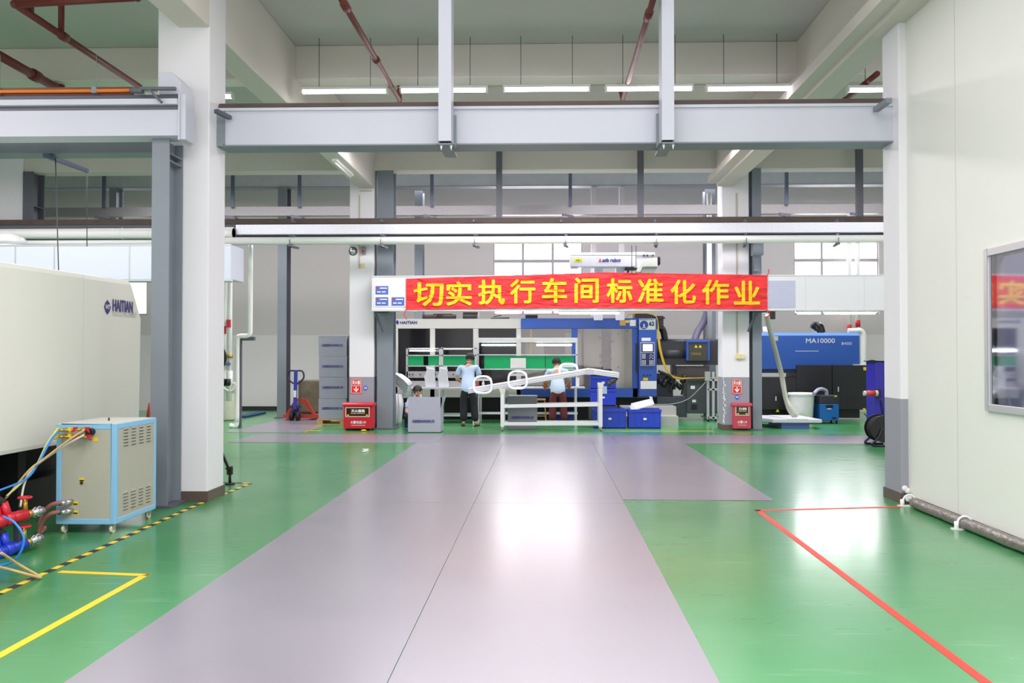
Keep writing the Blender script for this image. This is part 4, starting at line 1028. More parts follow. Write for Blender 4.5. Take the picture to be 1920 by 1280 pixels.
# ================================================================== FAR MOULDING MACHINE
YM = 20.3
r = T('injection_molding_machine', 'beige and blue moulding machine number 62 behind the workbenches', 'machine', (W(985, 700, YM).x, YM, 0))
def PB(mm, name, rects, Y=YM, d=.05, parent=None, bev=0):
    q = MB()
    for a in rects: q.pb(*a, Y, d)
    return q.build(name, mm, parent or r, bev=bev)
PB(BEIGE, 'beige_housing', [(728, 599, 977, 616), (728, 616, 746, 745), (806, 616, 815.5, 745), (887, 616, 897, 745), (968, 616, 977, 745), (728, 724, 977, 745)], d=.12, bev=.01)
MB().pb(728, 597.5, 977, 599.5, YM, 1.6).build('roof_panel', BEIGE, r)
PB(DARKG, 'dark_panel', [(745, 615, 807, 725), (815, 615, 888, 725), (896, 615, 969, 725)], Y=YM+.06, d=.03)
PB(BLUE, 'sliding_door', [(977, 598, 1196, 616), (1072, 616, 1083, 727), (1186, 616, 1196, 745), (977, 727, 1196, 745)], Y=YM-.03, d=.12, bev=.01)
MB().pb(977, 596.5, 1232, 599, YM-.03, 1.6).build('blue_roof', BLUE, r)
PB(GLASSM, 'door_window', [(977, 616, 1073, 727), (1083, 616, 1187, 727)], Y=YM+.02, d=.01)
q = MB()
q.pb(1095, 616, 1128, 735, YM+.55, .5).pb(1146, 616, 1170, 735, YM+.5, .6).pb(1060, 624, 1090, 735, YM+.6, .3)
q.pb(985, 640, 1020, 735, YM+.6, .4)
q.build('mould_platen', mat('platen_grey', (232, 228, 218), .5, var=.1, scale=3), r)
q = MB()
for y in (626, 652, 690): q.cyl(W(1128, y, YM+.7), W(1150, y, YM+.7), .05, n=12)
for k in range(14): q.pb(1129+random.uniform(-8, 14), 625+k*6.6, 1133+random.uniform(-4, 18), 628+k*6.6, YM+.45, .05)
for px, py in ((1159, 626), (1159, 688), (1176, 620), (1176, 640)): p = W(px, py, YM+.48); q.cyl(p, p+Vector((0, .04, 0)), .025, n=10)
q.build('tie_bar', STEELX, r)
PB(YEL, 'yellow_post', [(993, 616, 997.5, 668)], Y=YM+.3, d=.05)
MB().pb(977, 616, 1190, 735, YM+1.25, .04).build('inner_back_panel', mat('inner_grey', (214, 206, 196), .7, var=.1), r)
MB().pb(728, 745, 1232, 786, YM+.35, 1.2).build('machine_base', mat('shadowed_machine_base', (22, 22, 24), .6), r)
PB(BLACK, 'door_handle', [(1192.5, 643, 1196, 697)], Y=YM-.09, d=.05)
PB(mat('orange_sticker', (220, 170, 90), .5), 'warning_sticker', [(1162, 600.5, 1173, 610)], Y=YM-.035, d=.004)
PB(YEL, 'yellow_sticker', [(1173, 600, 1180, 605)], Y=YM-.035, d=.004)
PB(PAPER, 'notice_paper', [(1181, 599.5, 1192, 611)], Y=YM-.035, d=.004)
ptext('lettering', 'HAITIAN', 750, 601.5, 782, 607, YM-.004, INKB, r, bold=.03)
p = W(745, 604, YM-.005); MB().prism([(p.x-.04, p.z), (p.x, p.z+.06), (p.x+.04, p.z), (p.x, p.z-.06)], YM-.006, YM-.002, 'Y').build('logo_emblem', INKB, r)
# control column
cc = PB(BLUE, 'control_column', [(1197.5, 597, 1231.5, 743)], Y=YM-.12, d=.45, bev=.01)
Yc = YM-.125
PB(mat('pale_plate', (196, 206, 200), .5), 'number_plate', [(1198.5, 597.5, 1229, 618)], Y=Yc, d=.004, parent=cc)
p = W(1207.5, 608.8, Yc); MB().cyl((p.x, Yc-.001, p.z), (p.x, Yc-.005, p.z), .1, n=28).build('blue_disc', mat('badge_navy', (34, 70, 150), .4, var=0), cc)
MB().box(p.x-.012, p.x+.012, Yc-.007, Yc-.005, p.z-.05, p.z+.02).box(p.x-.04, p.x+.04, Yc-.007, Yc-.005, p.z-.07, p.z-.06).build('white_mark', PAPER, cc)
ptext('lettering', '62', 1217, 602.5, 1227, 610.5, Yc-.002, INKK, cc, bold=.04)
q = MB()
for k in range(8): q.pb(1200+k*3.4, 598.3, 1202.2+k*3.4, 599.8, Yc-.002, .001)
q.build('header_marks', INKK, cc)
PB(PAPER, 'paper_label', [(1203, 633, 1220, 639)], Y=Yc, d=.004, parent=cc)
PB(PAPER, 'instruction_sheet', [(1201, 714, 1231, 729)], Y=Yc, d=.004, parent=cc)
PB(YEL, 'yellow_sticker', [(1206, 708, 1215, 713)], Y=Yc, d=.004, parent=cc)
PB(mat('panel_frame_silver', (186, 190, 204), .4), 'panel_frame', [(1201, 641.5, 1227.5, 686)], Y=Yc-.02, d=.02, parent=cc, bev=.004)
PB(mat('panel_navy', (34, 40, 90), .4), 'panel_field', [(1202.3, 643, 1226.2, 660), (1202.3, 661.5, 1226.2, 684.5)], Y=Yc-.024, d=.004, parent=cc)
PB(SCREEN, 'screen', [(1205.3, 645, 1223.5, 658)], Y=Yc-.028, d=.004, parent=cc)
q = MB()
for i in range(4):
    for j in range(3): q.pb(1204+j*2.4, 663.5+i*2.3, 1205.6+j*2.4, 665.2+i*2.3, Yc-.028, .004)
for i, j in ((0, 1), (1, 0), (1, 2), (2, 1), (3, 0), (3, 2)): q.pb(1217.5+j*2.6, 663.5+i*2.3, 1219.3+j*2.6, 665.2+i*2.3, Yc-.028, .004)
for i in range(4):
    for j in range(8):
        if j not in (3, 4): q.pb(1203.6+j*2.8, 675+i*2.3, 1205.4+j*2.8, 676.6+i*2.3, Yc-.028, .004)
q.build('keypad', mat('key_white', (214, 216, 232), .4), cc)
q = MB()
for k in range(3): p = W(1207+k*6, 703, Yc); q.cyl((p.x, Yc, p.z), (p.x, Yc-.03, p.z), .016, n=10)
q.build('push_button', BLACK, cc)
# injection unit behind
PB(DARK, 'injection_bed', [(1232, 676, 1346, 684), (1232, 640, 1290, 676), (1330, 640, 1346, 676)], Y=YM+.1, d=.6)
q = MB().cyl(W(1232, 643, YM+.3), W(1346, 643, YM+.3), .1, n=18).cyl(W(1232, 664, YM+.2), W(1290, 664, YM+.2), .14, n=18); q.build('barrel', DARK, r)
PB(BLUE, 'purge_guard', [(1287, 637.5, 1331, 642), (1287, 642, 1291, 676), (1327, 642, 1331, 676)], Y=YM-.05, d=.3, bev=.01)
PB(mat('mesh_dark_screen', (64, 64, 56), .5), 'guard_screen', [(1291, 642, 1327, 676)], Y=YM-.03, d=.02)
q = MB()
for px in (1305, 1313): 
    a = W(px-3, 651.5, YM-.035); b = W(px+3, 651.5, YM-.035); c = W(px, 646, YM-.035); q.add([a, b, c], [(0, 1, 2)])
q.build('warning_triangle', YEL, r)
ptext('lettering', '注意高温', 1295, 660.5, 1314, 665.5, YM-.035, mat('dim_yellow', (160, 150, 40), .5), r)
PB(mat('bed_panel_grey', (112, 106, 102), .6), 'bed_panel', [(1268, 686, 1330, 708)], Y=YM+.25, d=.2)
PB(DARK, 'support_leg', [(1260, 684, 1267, 730), (1232, 700, 1262, 745)], Y=YM+.15, d=.3)
PB(mat('cabinet_charcoal', (72, 74, 80), .5), 'hydraulic_cabinet', [(1288, 712, 1345, 775)], Y=YM-.05, d=.6, bev=.01)
PB(mat('cabinet_charcoal', (72, 74, 80), .5), 'cabinet_lid', [(1288, 707, 1345, 713)], Y=YM-.08, d=.65)
PB(PAPER, 'white_label', [(1295, 723, 1303, 729), (1298, 749, 1305, 754)], Y=YM-.055, d=.004)
PB(BLACK, 'vent', [(1296, 758, 1307, 768)], Y=YM-.055, d=.004)
PB(mat('tank_grey', (66, 70, 80), .5), 'oil_tank', [(1232, 744, 1288, 782)], Y=YM, d=.7, bev=.01)
q = MB()
for k in range(7):
    p = W(1238+k*7, 712+random.uniform(-6, 12), YM+.05); q.cyl(p, p+Vector((.06, 0, random.uniform(-.1, .2))), .06, n=12); q.ball(p, .07, 10)
q.tube([W(1234, 695, YM), W(1250, 702, YM), W(1262, 715, YM), W(1255, 735, YM)], .03).tube([W(1238, 700, YM), W(1270, 706, YM), W(1280, 720, YM), W(1278, 740, YM)], .025)
q.build('hydraulic_pump', BLACK, r)
# gear on top of the machine
q = MB().pb(812, 588, 848, 598, YM+.5, .5).pb(868, 585, 896, 598, YM+.4, .5)
for px in (800, 836, 876): p = W(px, 594, YM+.35); q.cyl(p+Vector((-.1, 0, 0)), p+Vector((.25, 0, 0)), .06, n=14)
p = W(885, 591, YM+.38); q.cyl(p, p+Vector((0, .05, 0)), .075, n=18)
q.build('roof_motor', mat('motor_brown_black', (52, 44, 42), .5), r)
q = MB().bar(W(920, 597, YM+.4), W(955, 596, YM+.4), .03, .03).bar(W(925, 594, YM+.4), W(940, 591, YM+.4), .03, .02).pb(985, 590, 1008, 598, YM+.5, .3); q.build('roof_fitting', BLACK, r)
q = MB().pb(1190, 588, 1226, 598, YM, .5).pb(1228, 592, 1244, 612, YM+.1, .3)
for a, b in ((1230, 594), (1230, 613)): q.pb(a, b, 1247, b+3, YM+.08, .34)
q.build('hopper_drive', mat('motor_brown_black', (52, 44, 42), .5), r)
MB().tube([W(1238, 612, YM+.3), W(1244, 622, YM+.3), W(1247, 638, YM+.3)], .08, 12).build('feed_hose', BLACK, r)
MB().tube([W(1326, 585, YM+.7), W(1318, 606, YM+.65), W(1308, 622, YM+.55), W(1302, 640, YM+.4)], .085, 14, 12).build('ribbed_hose', mat('ribbed_purple_hose', (84, 80, 104), .5, var=.2, scale=30), r)
q = MB()
for k in range(3):
    o = k*1.5; q.tube([W(1174, 598, YM-.0), W(1180, 590-o*.3, YM), W(1205, 587, YM), W(1226, 590+o*.3, YM), W(1233, 602, YM-.05), W(1234+o, 640, YM-.1), W(1240+o, 670, YM-.15), W(1250+o, 695, YM-.2), W(1268, 707+o, YM-.2), W(1300, 708.5, YM-.2), W(1345, 708, YM-.2)], .010, 6)
q.build('yellow_cable', mat('cable_yellow', (214, 176, 40), .5), r)
# diamond plate steps
a = W(1150, 780, 18.9); 
r = T('tread_step', 'diamond tread metal step in front of the far machine', 'step', (W(1240, 780, 18.7).x, 18.7, 0))
MB().pbf(1165, 762, 1268, 19.0, .55).build('upper_step', DIAM, r); MB().pbf(1165, 780, 1272, 18.65, .35).build('lower_step', DIAM, r)

# robot arm over the machine
YA = 19.6
r = T('robot_arm', 'light grey take-out robot beam above the banner', 'robot', W(1150, 500, YA))
PB(mat('robot_grey', (206, 208, 216), .4), 'beam', [(1069, 479, 1192, 500)], Y=YA, d=.35, bev=.01)
PB(ALU, 'beam_rail', [(1069, 473, 1228, 478), (1069, 501, 1084, 504)], Y=YA+.02, d=.3)
PB(mat('robot_grey', (206, 208, 216), .4), 'carriage', [(1190, 472, 1208, 502)], Y=YA+.05, d=.3)
a = W(1192, 510, YA-.1); b = W(1207, 485, YA-.1); c = W(1233, 483, YA-.1); d = W(1233, 500, YA-.1); e = W(1205, 500, YA-.1)
MB().prism([(a.x, a.z), (b.x, b.z), (c.x, c.z), (d.x, d.z), (e.x, e.z), (W(1200, 512, YA).x, a.z)], YA-.1, YA+.3, 'Y').build('motor_head', mat('robot_pale', (214, 218, 210), .4), r, bev=.01)
MB().prism([(e.x, e.z), (d.x, d.z), (W(1226, 512, YA).x, a.z-.02), (W(1200, 512, YA).x, a.z-.02)], YA-.08, YA+.3, 'Y').build('head_underside', mat('robot_green_grey', (150, 160, 150), .5), r)
PB(BLACK, 'end_cover', [(1233, 481, 1238.5, 496)], Y=YA-.05, d=.3, bev=.02)
q = MB()
for px in (1207, 1214, 1224): p = W(px, 481, YA); q.cyl(p, p+Vector((0, 0, .05)), .02, n=8)
q.build('connector', DARK, r)
PB(mat('lime_sticker', (214, 222, 40), .5), 'axis_sticker', [(1076, 484.5, 1091.5, 491)], Y=YA-.005, d=.004)
ptext('lettering', '+X−', 1079, 486, 1089.5, 489.6, YA-.007, INKK, r, bold=.02)
ptext('lettering', 'asfa robot', 1129, 483.8, 1164, 491, YA-.005, INKB, r, bold=.035, shear=.2)
a = W(1125, 491, YA-.005); b = W(1128.5, 491, YA-.005); c = W(1125.3, 483.5, YA-.005)
MB().add([(W(1122, 491, YA).x, YA-.006, a.z), (b.x, YA-.006, b.z), (W(1125, 483, YA).x, YA-.006, c.z)], [(0, 1, 2)]).build('logo_emblem', mat('logo_red', (190, 80, 90), .5, var=0), r)
PB(DARK, 'gripper', [(1172, 502, 1192, 506), (1176, 506, 1180, 510)], Y=YA+.1, d=.2)
q = MB()
for px in (1122, 1163): q.pb(px-8, 501, px+8, 600, YA+.25, .15)
q.build('support_post', mat('robot_grey', (206, 208, 216), .4), r)
for px, nm in ((1113, 'left'), (1166, 'right')):
    p = W(px, 470, 21.0); tag(MB().box(p.x-.06, p.x+.06, 21.0, 21.1, 2.5, zf).build('wall_post', mat('pale_post', (206, 204, 206), .5)), 'pale vertical post rising behind the robot beam, %s one' % nm, 'post')
for px, nm in ((1185, 'left'), (1193, 'right')):
    p = W(px, 480, 17.0); tag(MB().cyl((p.x, 17.05, dz1+.01), (p.x, 17.05, zp-.1), .006, n=6).build('hanging_wire', BLACK), 'thin black wire between the white pipe and the banner duct, %s one' % nm, 'wire')
p = W(1330, 470, 21.0); 
tag(MB().cyl((p.x-.02, 20.9, W(1328, 640, 20.9).z), (p.x-.02, 20.9, 5.5), .06, n=12).build('water_pipe', PVC), 'white vertical pipe left of the right far column', 'pipe')
# right wall pipes
for i, (px, pa, pbt, tap) in enumerate(((1592, 455, 640, 0), (1608, 455, 625, 1))):
    a = W(px, 520, 23.2); rt = T('water_pipe', 'white vertical pipe on the back wall near the right window, %s' % ('left of its pair' if i == 0 else 'with a dark red valve'), 'pipe', (a.x, 23.2, 2))
    MB().cyl((a.x, 23.2, W(px, pbt, 23.2).z), (a.x, 23.2, 5.4), .055, n=12).build('pipe_run', PVC, rt)
    MB().cyl((a.x, 23.2, W(px, 606+8*(1-i), 23.2).z-.1), (a.x, 23.2, W(px, 606+8*(1-i), 23.2).z+.08), .065, n=12).build('valve', RED, rt)
a = W(1604, 620, 22.8); b = W(1619, 618, 22.8)
tag(MB().tube([(W(1590, 620, 22.8).x, 22.8, a.z), (a.x, 22.8, a.z), (b.x-.08, 22.8, a.z+.0), (b.x, 22.8, a.z-.12), (b.x, 22.8, a.z-.6), (b.x, 22.8, .4)], .07, 12).build('water_pipe', PVC), 'thick white elbow pipe behind the blue unit on the right', 'pipe')

# lights under the duct
tubelight(928, 976, 586, 17.46, 'lit batten light under the duct, above the beige machine roof', TUBE2)
tubelight(1047, 1163, 587, 17.46, 'long lit batten light hanging above the blue sliding door', TUBE2)
tubelight(1494, 1541, 587, 17.46, 'lit batten light under the right part of the duct, left one', TUBE2)
tubelight(1545, 1644, 587, 17.46, 'lit batten light under the right part of the duct, right one', TUBE2)

# ================================================================== WORKBENCHES
YBn1 = 19.25
def bench_legs(q, xs, zt, Y, d): 
    for x in xs:
        for y in (Y, Y+d-.04): q.box(x-.02, x+.02, y, y+.04, 0, zt)
zb1 = W(830, 727, YBn1).z
r = T('workbench', 'aluminium workbench with two green boards and a lit tube, left of the standing person', 'workbench', (W(830, 700, YBn1).x, YBn1, 0))
x0 = W(762, 700, YBn1).x; x1 = W(891, 700, YBn1).x; xm_ = W(826, 700, YBn1).x
MB().box(x0, x1, YBn1, YBn1+.7, zb1-.03, zb1).build('table_top', mat('pale_bench_top', (214, 216, 218), .4), r)
q = MB(); bench_legs(q, [x0+.03, W(824, 700, YBn1).x, W(888, 700, YBn1).x], zb1-.03, YBn1, .7); q.build('leg', ALU, r)
q = MB().box(x0, x1, YBn1+.02, YBn1+.06, .16, .2).box(x0, x1, YBn1+.6, YBn1+.64, .16, .2); q.build('foot_rail', ALU, r)
def rack(parent, px0, px1, pyt, pyb, Y, rails, boards, lamp, papers=(), header=None, lit=True):
    q = MB(); 
    for px in (px0+1, px1-1): a = W(px, pyt, Y); b = W(px, pyb, Y); q.box(a.x-.022, a.x+.022, Y, Y+.045, b.z, a.z)
    for py in rails: q.pb(px0, py-1, px1, py+1, Y, .045)
    q.build('rack_frame', ALU, parent)
    for a in boards: MB().pb(a[0], a[1], a[2], a[3], Y+.02, .008).build('green_board', GREEN, parent)
    for a in papers: MB().pb(a[0], a[1], a[2], a[3], Y+.005, .004).build('work_instruction', PAPER, parent)
    if header: MB().pb(px0-1, header[0], px1+1, header[1], Y-.02, .1).build('lamp_header', mat('header_silver', (206, 208, 206), .4), parent, bev=.006)
    for a in lamp:
        p = W(a[0], a[2], Y); t = W(a[1], a[2], Y); MB().cyl((p.x, Y-.02, p.z), (t.x, Y-.02, p.z), .016, n=10).build('lamp_tube', TUBE2 if lit else PVC, parent)
Yr = YBn1+.5
rack(r, 762, 826, 652, 727, Yr, (653, 666, 686), [(764, 667, 794, 684.5), (803, 667, 823, 684.5)], [(768, 816, 657)])
q = MB().pb(762, 696, 826, 708, Yr, .12).pb(828, 696, 893, 708, Yr, .12); q.build('drawer_strip', mat('strip_grey', (176, 172, 172), .4), r)
q = MB()
for px in (768, 774, 788, 800, 816, 835, 850): p = W(px, 702, Yr-.003); q.cyl(p, p+Vector((0, -.01, 0)), .018, n=8)
q.build('strip_knob', DARK, r)
rack(r, 828, 893, 651, 727, Yr, (653, 666, 686), [(830, 667, 891, 684.5)], [(832, 885, 654.5)], lit=False)
q = MB().pb(762, 714, 893, 725, Yr, .15); q.build('shelf_strip', mat('strip_grey', (176, 172, 172), .4), r)
# second bench
YB2 = 19.4; zb2 = W(1000, 726, YB2).z
r = T('workbench', 'wide aluminium workbench with green boards and white sheet, behind the sloping conveyor', 'workbench', (W(990, 700, YB2).x, YB2, 0))
x0 = W(895, 700, YB2).x; x1 = W(1083, 700, YB2).x
MB().box(x0, W(1097, 700, YB2).x, YB2, YB2+.7, zb2-.03, zb2).build('table_top', mat('pale_bench_top', (214, 216, 218), .4), r)
q = MB(); bench_legs(q, [x0+.03, W(1080, 700, YB2).x], zb2-.03, YB2, .7); q.build('leg', ALU, r)
q = MB().box(x0, x1, YB2+.02, YB2+.06, .2, .25); q.build('foot_rail', ALU, r)
Yr2 = YB2+.45
rack(r, 895, 1082, 638, 727, Yr2, (665, 692), [(908, 667, 1023, 691), (1022, 667, 1076, 691)], [(903, 967, 646.5), (1006, 1072, 646.5)], [(957, 671, 986, 690)], (633, 642))
MB().pb(1080, 708, 1086, 724, Yr2-.02, .01).build('hanging_note', PAPER, r)
q = MB()
for px in (1022, 1067): q.pb(px-2, 704, px+2, 731, YB2-.12, .06).pb(px-4, 722, px+4, 726, YB2-.14, .1)
tag(q.build('clamp_fixture', mat('orange_brown_plastic', (176, 84, 40), .5)), 'orange brown fixture blocks on the bench beside the person in maroon trousers', 'fixture')
for px, mm, nm in ((896, ORED, 'small orange bottle on the bench beside the first white frame'), (906, PAPER, 'small white bottle on the bench beside the first white frame')):
    p = W(px, 716, YB2+.1); tag(MB().lathe((p.x, p.y, zb2), [(0, 0), (.03, 0), (.03, .1), (.012, .13), (.012, .16), (0, .16)], 12).build('bottle', mm), nm, 'bottle')

# white plastic parts standing on bench one
for i, (a, b) in enumerate(((795, 817), (820, 841))):
    Y = YBn1+.12; p0 = W(a, 726, Y)
    P = [W(a+3, 726, Y), W(b-2, 726, Y), W(b, 724, Y), W(b-3, 700, Y), W(b-2, 692, Y), W(a+6, 689, Y), W(a+3, 700, Y), W(a, 706, Y), W(a+2, 716, Y)]
    rt = T('moulded_housing', 'upright white moulded panel on the left bench, %s of two' % ('left' if i == 0 else 'right'), 'plastic part', (p0.x+.1, Y, zb1))
    MB().prism([(p.x, max(p.z, zb1+.001)) for p in P], Y, Y+.1, 'Y').build('panel', PARTW, rt, bev=.01)
    MB().pb(a+4, 687, b-3, 691, Y+.02, .06).build('lip', PARTW, rt)
# plastic bags
q = MB()
for i in range(6):
    o = i*3.6; sh = .55*i
    P = [W(736, 700+o, 18.8+.05*i), W(750, 703+o, 18.8+.05*i), W(762-sh, 712+o*1.1, 18.75+.05*i), W(770-sh*2.4, 722+o*1.25, 18.75+.05*i)]
    q.sweep([P[0], (P[0]+P[1])/2, P[1], (P[1]+P[2])/2, P[2], P[3]], [.2, .24, .26, .26, .24, .2], 14, ry=.032)
for i in range(3):
    q.sweep([W(741+i*5, 738, 18.8), W(742+i*5, 760, 18.8), W(741+i*4, 786, 18.85), W(741+i*4, 797, 18.85)], [.2, .2, .18, .15], 12, ry=.045)
tag(q.build('foam_sheets', mat('white_foam', (226, 226, 230), .7, var=.05, bump=.2)), 'stack of white foam bags draped beside the left bench', 'foam bags')
def crate(px0, py0, px1, yb, Y, d, label, parent=None, z0=None, mm=BLUEC, mark=True):
    a = W(px0, py0, Y); b = W(px1, py0, Y); z0 = 0 if z0 is None else z0; z1 = a.z; x0, x1 = a.x, b.x
    r = T('plastic_crate', label, 'crate', ((x0+x1)/2, Y+d/2, z0), 'blue plastic crates')
    t = .012; z0 += .002
    q = MB().box(x0+.02, x1-.02, Y+.02, Y+d-.02, z0, z0+.015)
    q.box(x0+.02, x1-.02, Y+.02, Y+.02+t, z0, z1).box(x0+.02, x1-.02, Y+d-.02-t, Y+d-.02, z0, z1).box(x0+.02, x0+.02+t, Y+.02, Y+d-.02, z0, z1).box(x1-.02-t, x1-.02, Y+.02, Y+d-.02, z0, z1)
    q.build('tub', mm, r)
    q = MB(); n = 5
    for k in range(n+1): x = x0+.012+(x1-x0-.044)*k/n; q.box(x, x+.02, Y+.008, Y+.02, z0+.01, z1-.06)
    q.build('rib', mm, r)
    q = MB().box(x0, x1, Y, Y+.03, z1-.06, z1).box(x0, x1, Y+d-.03, Y+d, z1-.06, z1).box(x0, x0+.03, Y+.03, Y+d-.03, z1-.06, z1).box(x1-.03, x1, Y+.03, Y+d-.03, z1-.06, z1)
    q.build('rim', mm, r, bev=.004)
    if mark: c = (x0+x1)/2; MB().box(c-.03, c+.035, Y+.004, Y+.008, (z0+z1)/2-.02, (z0+z1)/2+.02).build('label_tag', PAPER, r)
    return r, z0, z1, x0, x1
YCR = F(1200, 803).y
c1 = crate(1112, 767, 1175, 803, YCR, .45, 'blue crate on the floor just right of the conveyor leg')
c2 = crate(1178, 767.5, 1240.5, 803, YCR, .45, 'blue crate on the floor holding white plastic parts')
YC3 = 18.7
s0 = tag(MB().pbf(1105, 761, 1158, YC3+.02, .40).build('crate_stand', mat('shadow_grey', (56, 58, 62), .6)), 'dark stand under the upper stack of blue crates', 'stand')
z_ = W(1130, 761, YC3).z
c3 = crate(1106, 729, 1156, 0, YC3, .42, 'lower blue crate of the stack behind the conveyor end', z0=z_+.002)
c4 = crate(1106, 705, 1156, 0, YC3, .42, 'upper blue crate of the stack behind the conveyor end', z0=c3[2]+.001)
MB().pb(1127, 724, 1138, 738, YC3-.004, .003).build('paper_label', mat('pale_label', (180, 200, 210), .6), c3[0])
q = MB(); 
for k in range(3): q.pb(1108, 690.5-k*4+1, 1147, 693.5-k*4+1, YC3+.02, .35)
zt4 = c4[2]
q = MB()
for k in range(3): a = W(1108, 700, YC3); b = W(1147, 700, YC3); q.box(a.x, b.x, YC3+.02, YC3+.36, zt4+.002+k*.055, zt4+.045+k*.055)
tr_ = tag(q.build('black_tray', BLACK, bev=.005), 'stack of black trays on top of the upper blue crate', 'tray')
crate(757, 756, 772, 0, 18.2, .4, 'dark blue crate beside the seated person', mm=mat('dark_blue_crate', (24, 46, 140), .5), mark=False)
crate(1042, 771, 1077, 0, 19.5, .35, 'blue crate on the floor under the wide bench', mm=mat('dark_blue_crate', (24, 46, 140), .5))
# white parts in crate
zc = c2[2]
for i, (a, b, dz, tilt) in enumerate(((1184, 1229, 0, .30), (1186, 1226, .05, .24))):
    p = W(a, 760, YCR+.15+i*.12); w_ = W(b, 760, YCR+.15).x - p.x
    q = MB(); q.M = Matrix.Translation((p.x, p.y, zc-.05+dz)) @ Matrix.Rotation(-tilt, 4, 'Y')
    q.box(0, w_, 0, .1, 0, .03).box(0, w_, .09, .1, .03, .11).box(w_-.02, w_, 0, .1, .03, .16); 
    if i == 0: q.box(.0, .02, 0, .03, .03, .13).box(.06, .08, 0, .03, .03, .14)
    q.M = None
    tag(q.build('plastic_part', PARTW), 'white moulded strip lying tilted in the right floor crate, %s' % ('front one' if i == 0 else 'rear one'), 'plastic part')

# wooden stool
Y = 19.0; a = W(1005, 748, Y); b = W(1023, 748, Y)
r = T('wooden_stool', 'small wooden stool half hidden behind the conveyor', 'stool', ((a.x+b.x)/2, Y+.12, 0))
MB().box(a.x, b.x, Y, Y+.25, a.z-.03, a.z).build('seat', WOODR, r, bev=.005)
for s in (0, 1):
    for t in (0, 1): MB().bar((a.x+.02+s*(b.x-a.x-.04)+(s-.5)*.06, Y+.03+t*.19, 0), (a.x+.02+s*(b.x-a.x-.04), Y+.03+t*.19, a.z-.03), .03, .03).build('leg', WOODR, r)
MB().box(a.x, b.x, Y+.03, Y+.05, .18, .2).build('stretcher', WOODR, r)

# ================================================================== CONVEYOR
YK = F(942, 808).y
def KP(px, py): return W(px, py, YK)
r = T('sloping_conveyor', 'white aluminium sloping conveyor stand on casters', 'conveyor', (KP(1030, 700).x, YK+.2, 0))
dk = .42
def both(q, p0, p1, w, h, inset=0):
    q.bar(p0+Vector((0, .02, 0)), p1+Vector((0, .02, 0)), w, h); q.bar(p0+Vector((0, dk-.02, 0)), p1+Vector((0, dk-.02, 0)), w, h)
q = MB(); both(q, KP(877, 733), KP(1106, 695.5), .04, .105); q.build('sloping_rail', ALU, r, bev=.006)
q = MB(); both(q, KP(1106, 696), KP(1161, 703.5), .04, .105); q.build('end_rail', ALU, r, bev=.006)
q = MB()
for o in (-.02, .02):
    q.bar(KP(877, 733)+Vector((0, -.001, o)), KP(1104, 696)+Vector((0, -.001, o)), .004, .007).bar(KP(1110, 696.5)+Vector((0, -.001, o)), KP(1160, 703)+Vector((0, -.001, o)), .004, .007)
q.build('rail_groove', STEELD, r)
a = KP(880, 730)+Vector((0, dk/2, .02)); b = KP(1106, 692.5)+Vector((0, dk/2, .02)); q = MB().bar(a, b, dk-.08, .012).bar(b, KP(1160, 700)+Vector((0, dk/2, .02)), dk-.08, .012); q.build('belt', mat('grey_belt', (190, 194, 196), .6), r)
p = KP(1105, 697); MB().box(p.x-.09, p.x+.09, YK-.006, YK-.001, p.z-.055, p.z+.05).build('joint_plate', mat('plate_grey', (180, 182, 188), .4), r)
for px in (942, 1126):
    a = KP(px, 715 if px > 1000 else 726); 
    for y in (0, dk-.045):
        o = MB().box(a.x-.04, a.x+.04, YK+y, YK+y+.045, .09, a.z-.04); o.build('leg', ALU, r, bev=.004)
        w_ = MB().box(a.x-.03, a.x+.03, YK+y, YK+y+.05, .075, .09).box(a.x-.024, a.x-.018, YK+y, YK+y+.045, .02, .08).box(a.x+.018, a.x+.024, YK+y, YK+y+.045, .02, .08).build('caster', CHROME, r)
        MB().cyl((a.x-.016, YK+y+.02, .035), (a.x+.016, YK+y+.02, .035), .034, n=18).build('wheel', mat('green_grey_wheel', (110, 130, 110), .5), w_)
    q = MB().prism([(a.x-.07, a.z-.02), (a.x+.07, a.z-.02), (a.x+.05, a.z-.12), (a.x-.03, a.z-.14)], YK-.006, YK, 'Y'); q.build('gusset', mat('cream_gusset', (206, 206, 190), .5), r)
for py in (761.5, 794.5):
    a = KP(945, py); b = KP(1123, py-3)
    if py > 780: b = KP(1123, py)
    q = MB(); both(q, a, b, .04, .07); q.build('cross_rail', ALU, r, bev=.005)
q = MB()
for k in range(8): p = KP(950, 735+k*5); q.torus((p.x, YK+.1, p.z), .02, .005, 'Y', 12, 6)
q.build('drive_chain', STEELD, r)
q = MB().tube([KP(1155, 704)+Vector((0, .1, -.05)), KP(1152, 712)+Vector((0, .06, 0)), KP(1144, 718)+Vector((0, .0, 0))], .055, 12); q.cyl(KP(1145, 717), KP(1140, 722), .06, n=16); q.build('drive_motor', DARK, r)
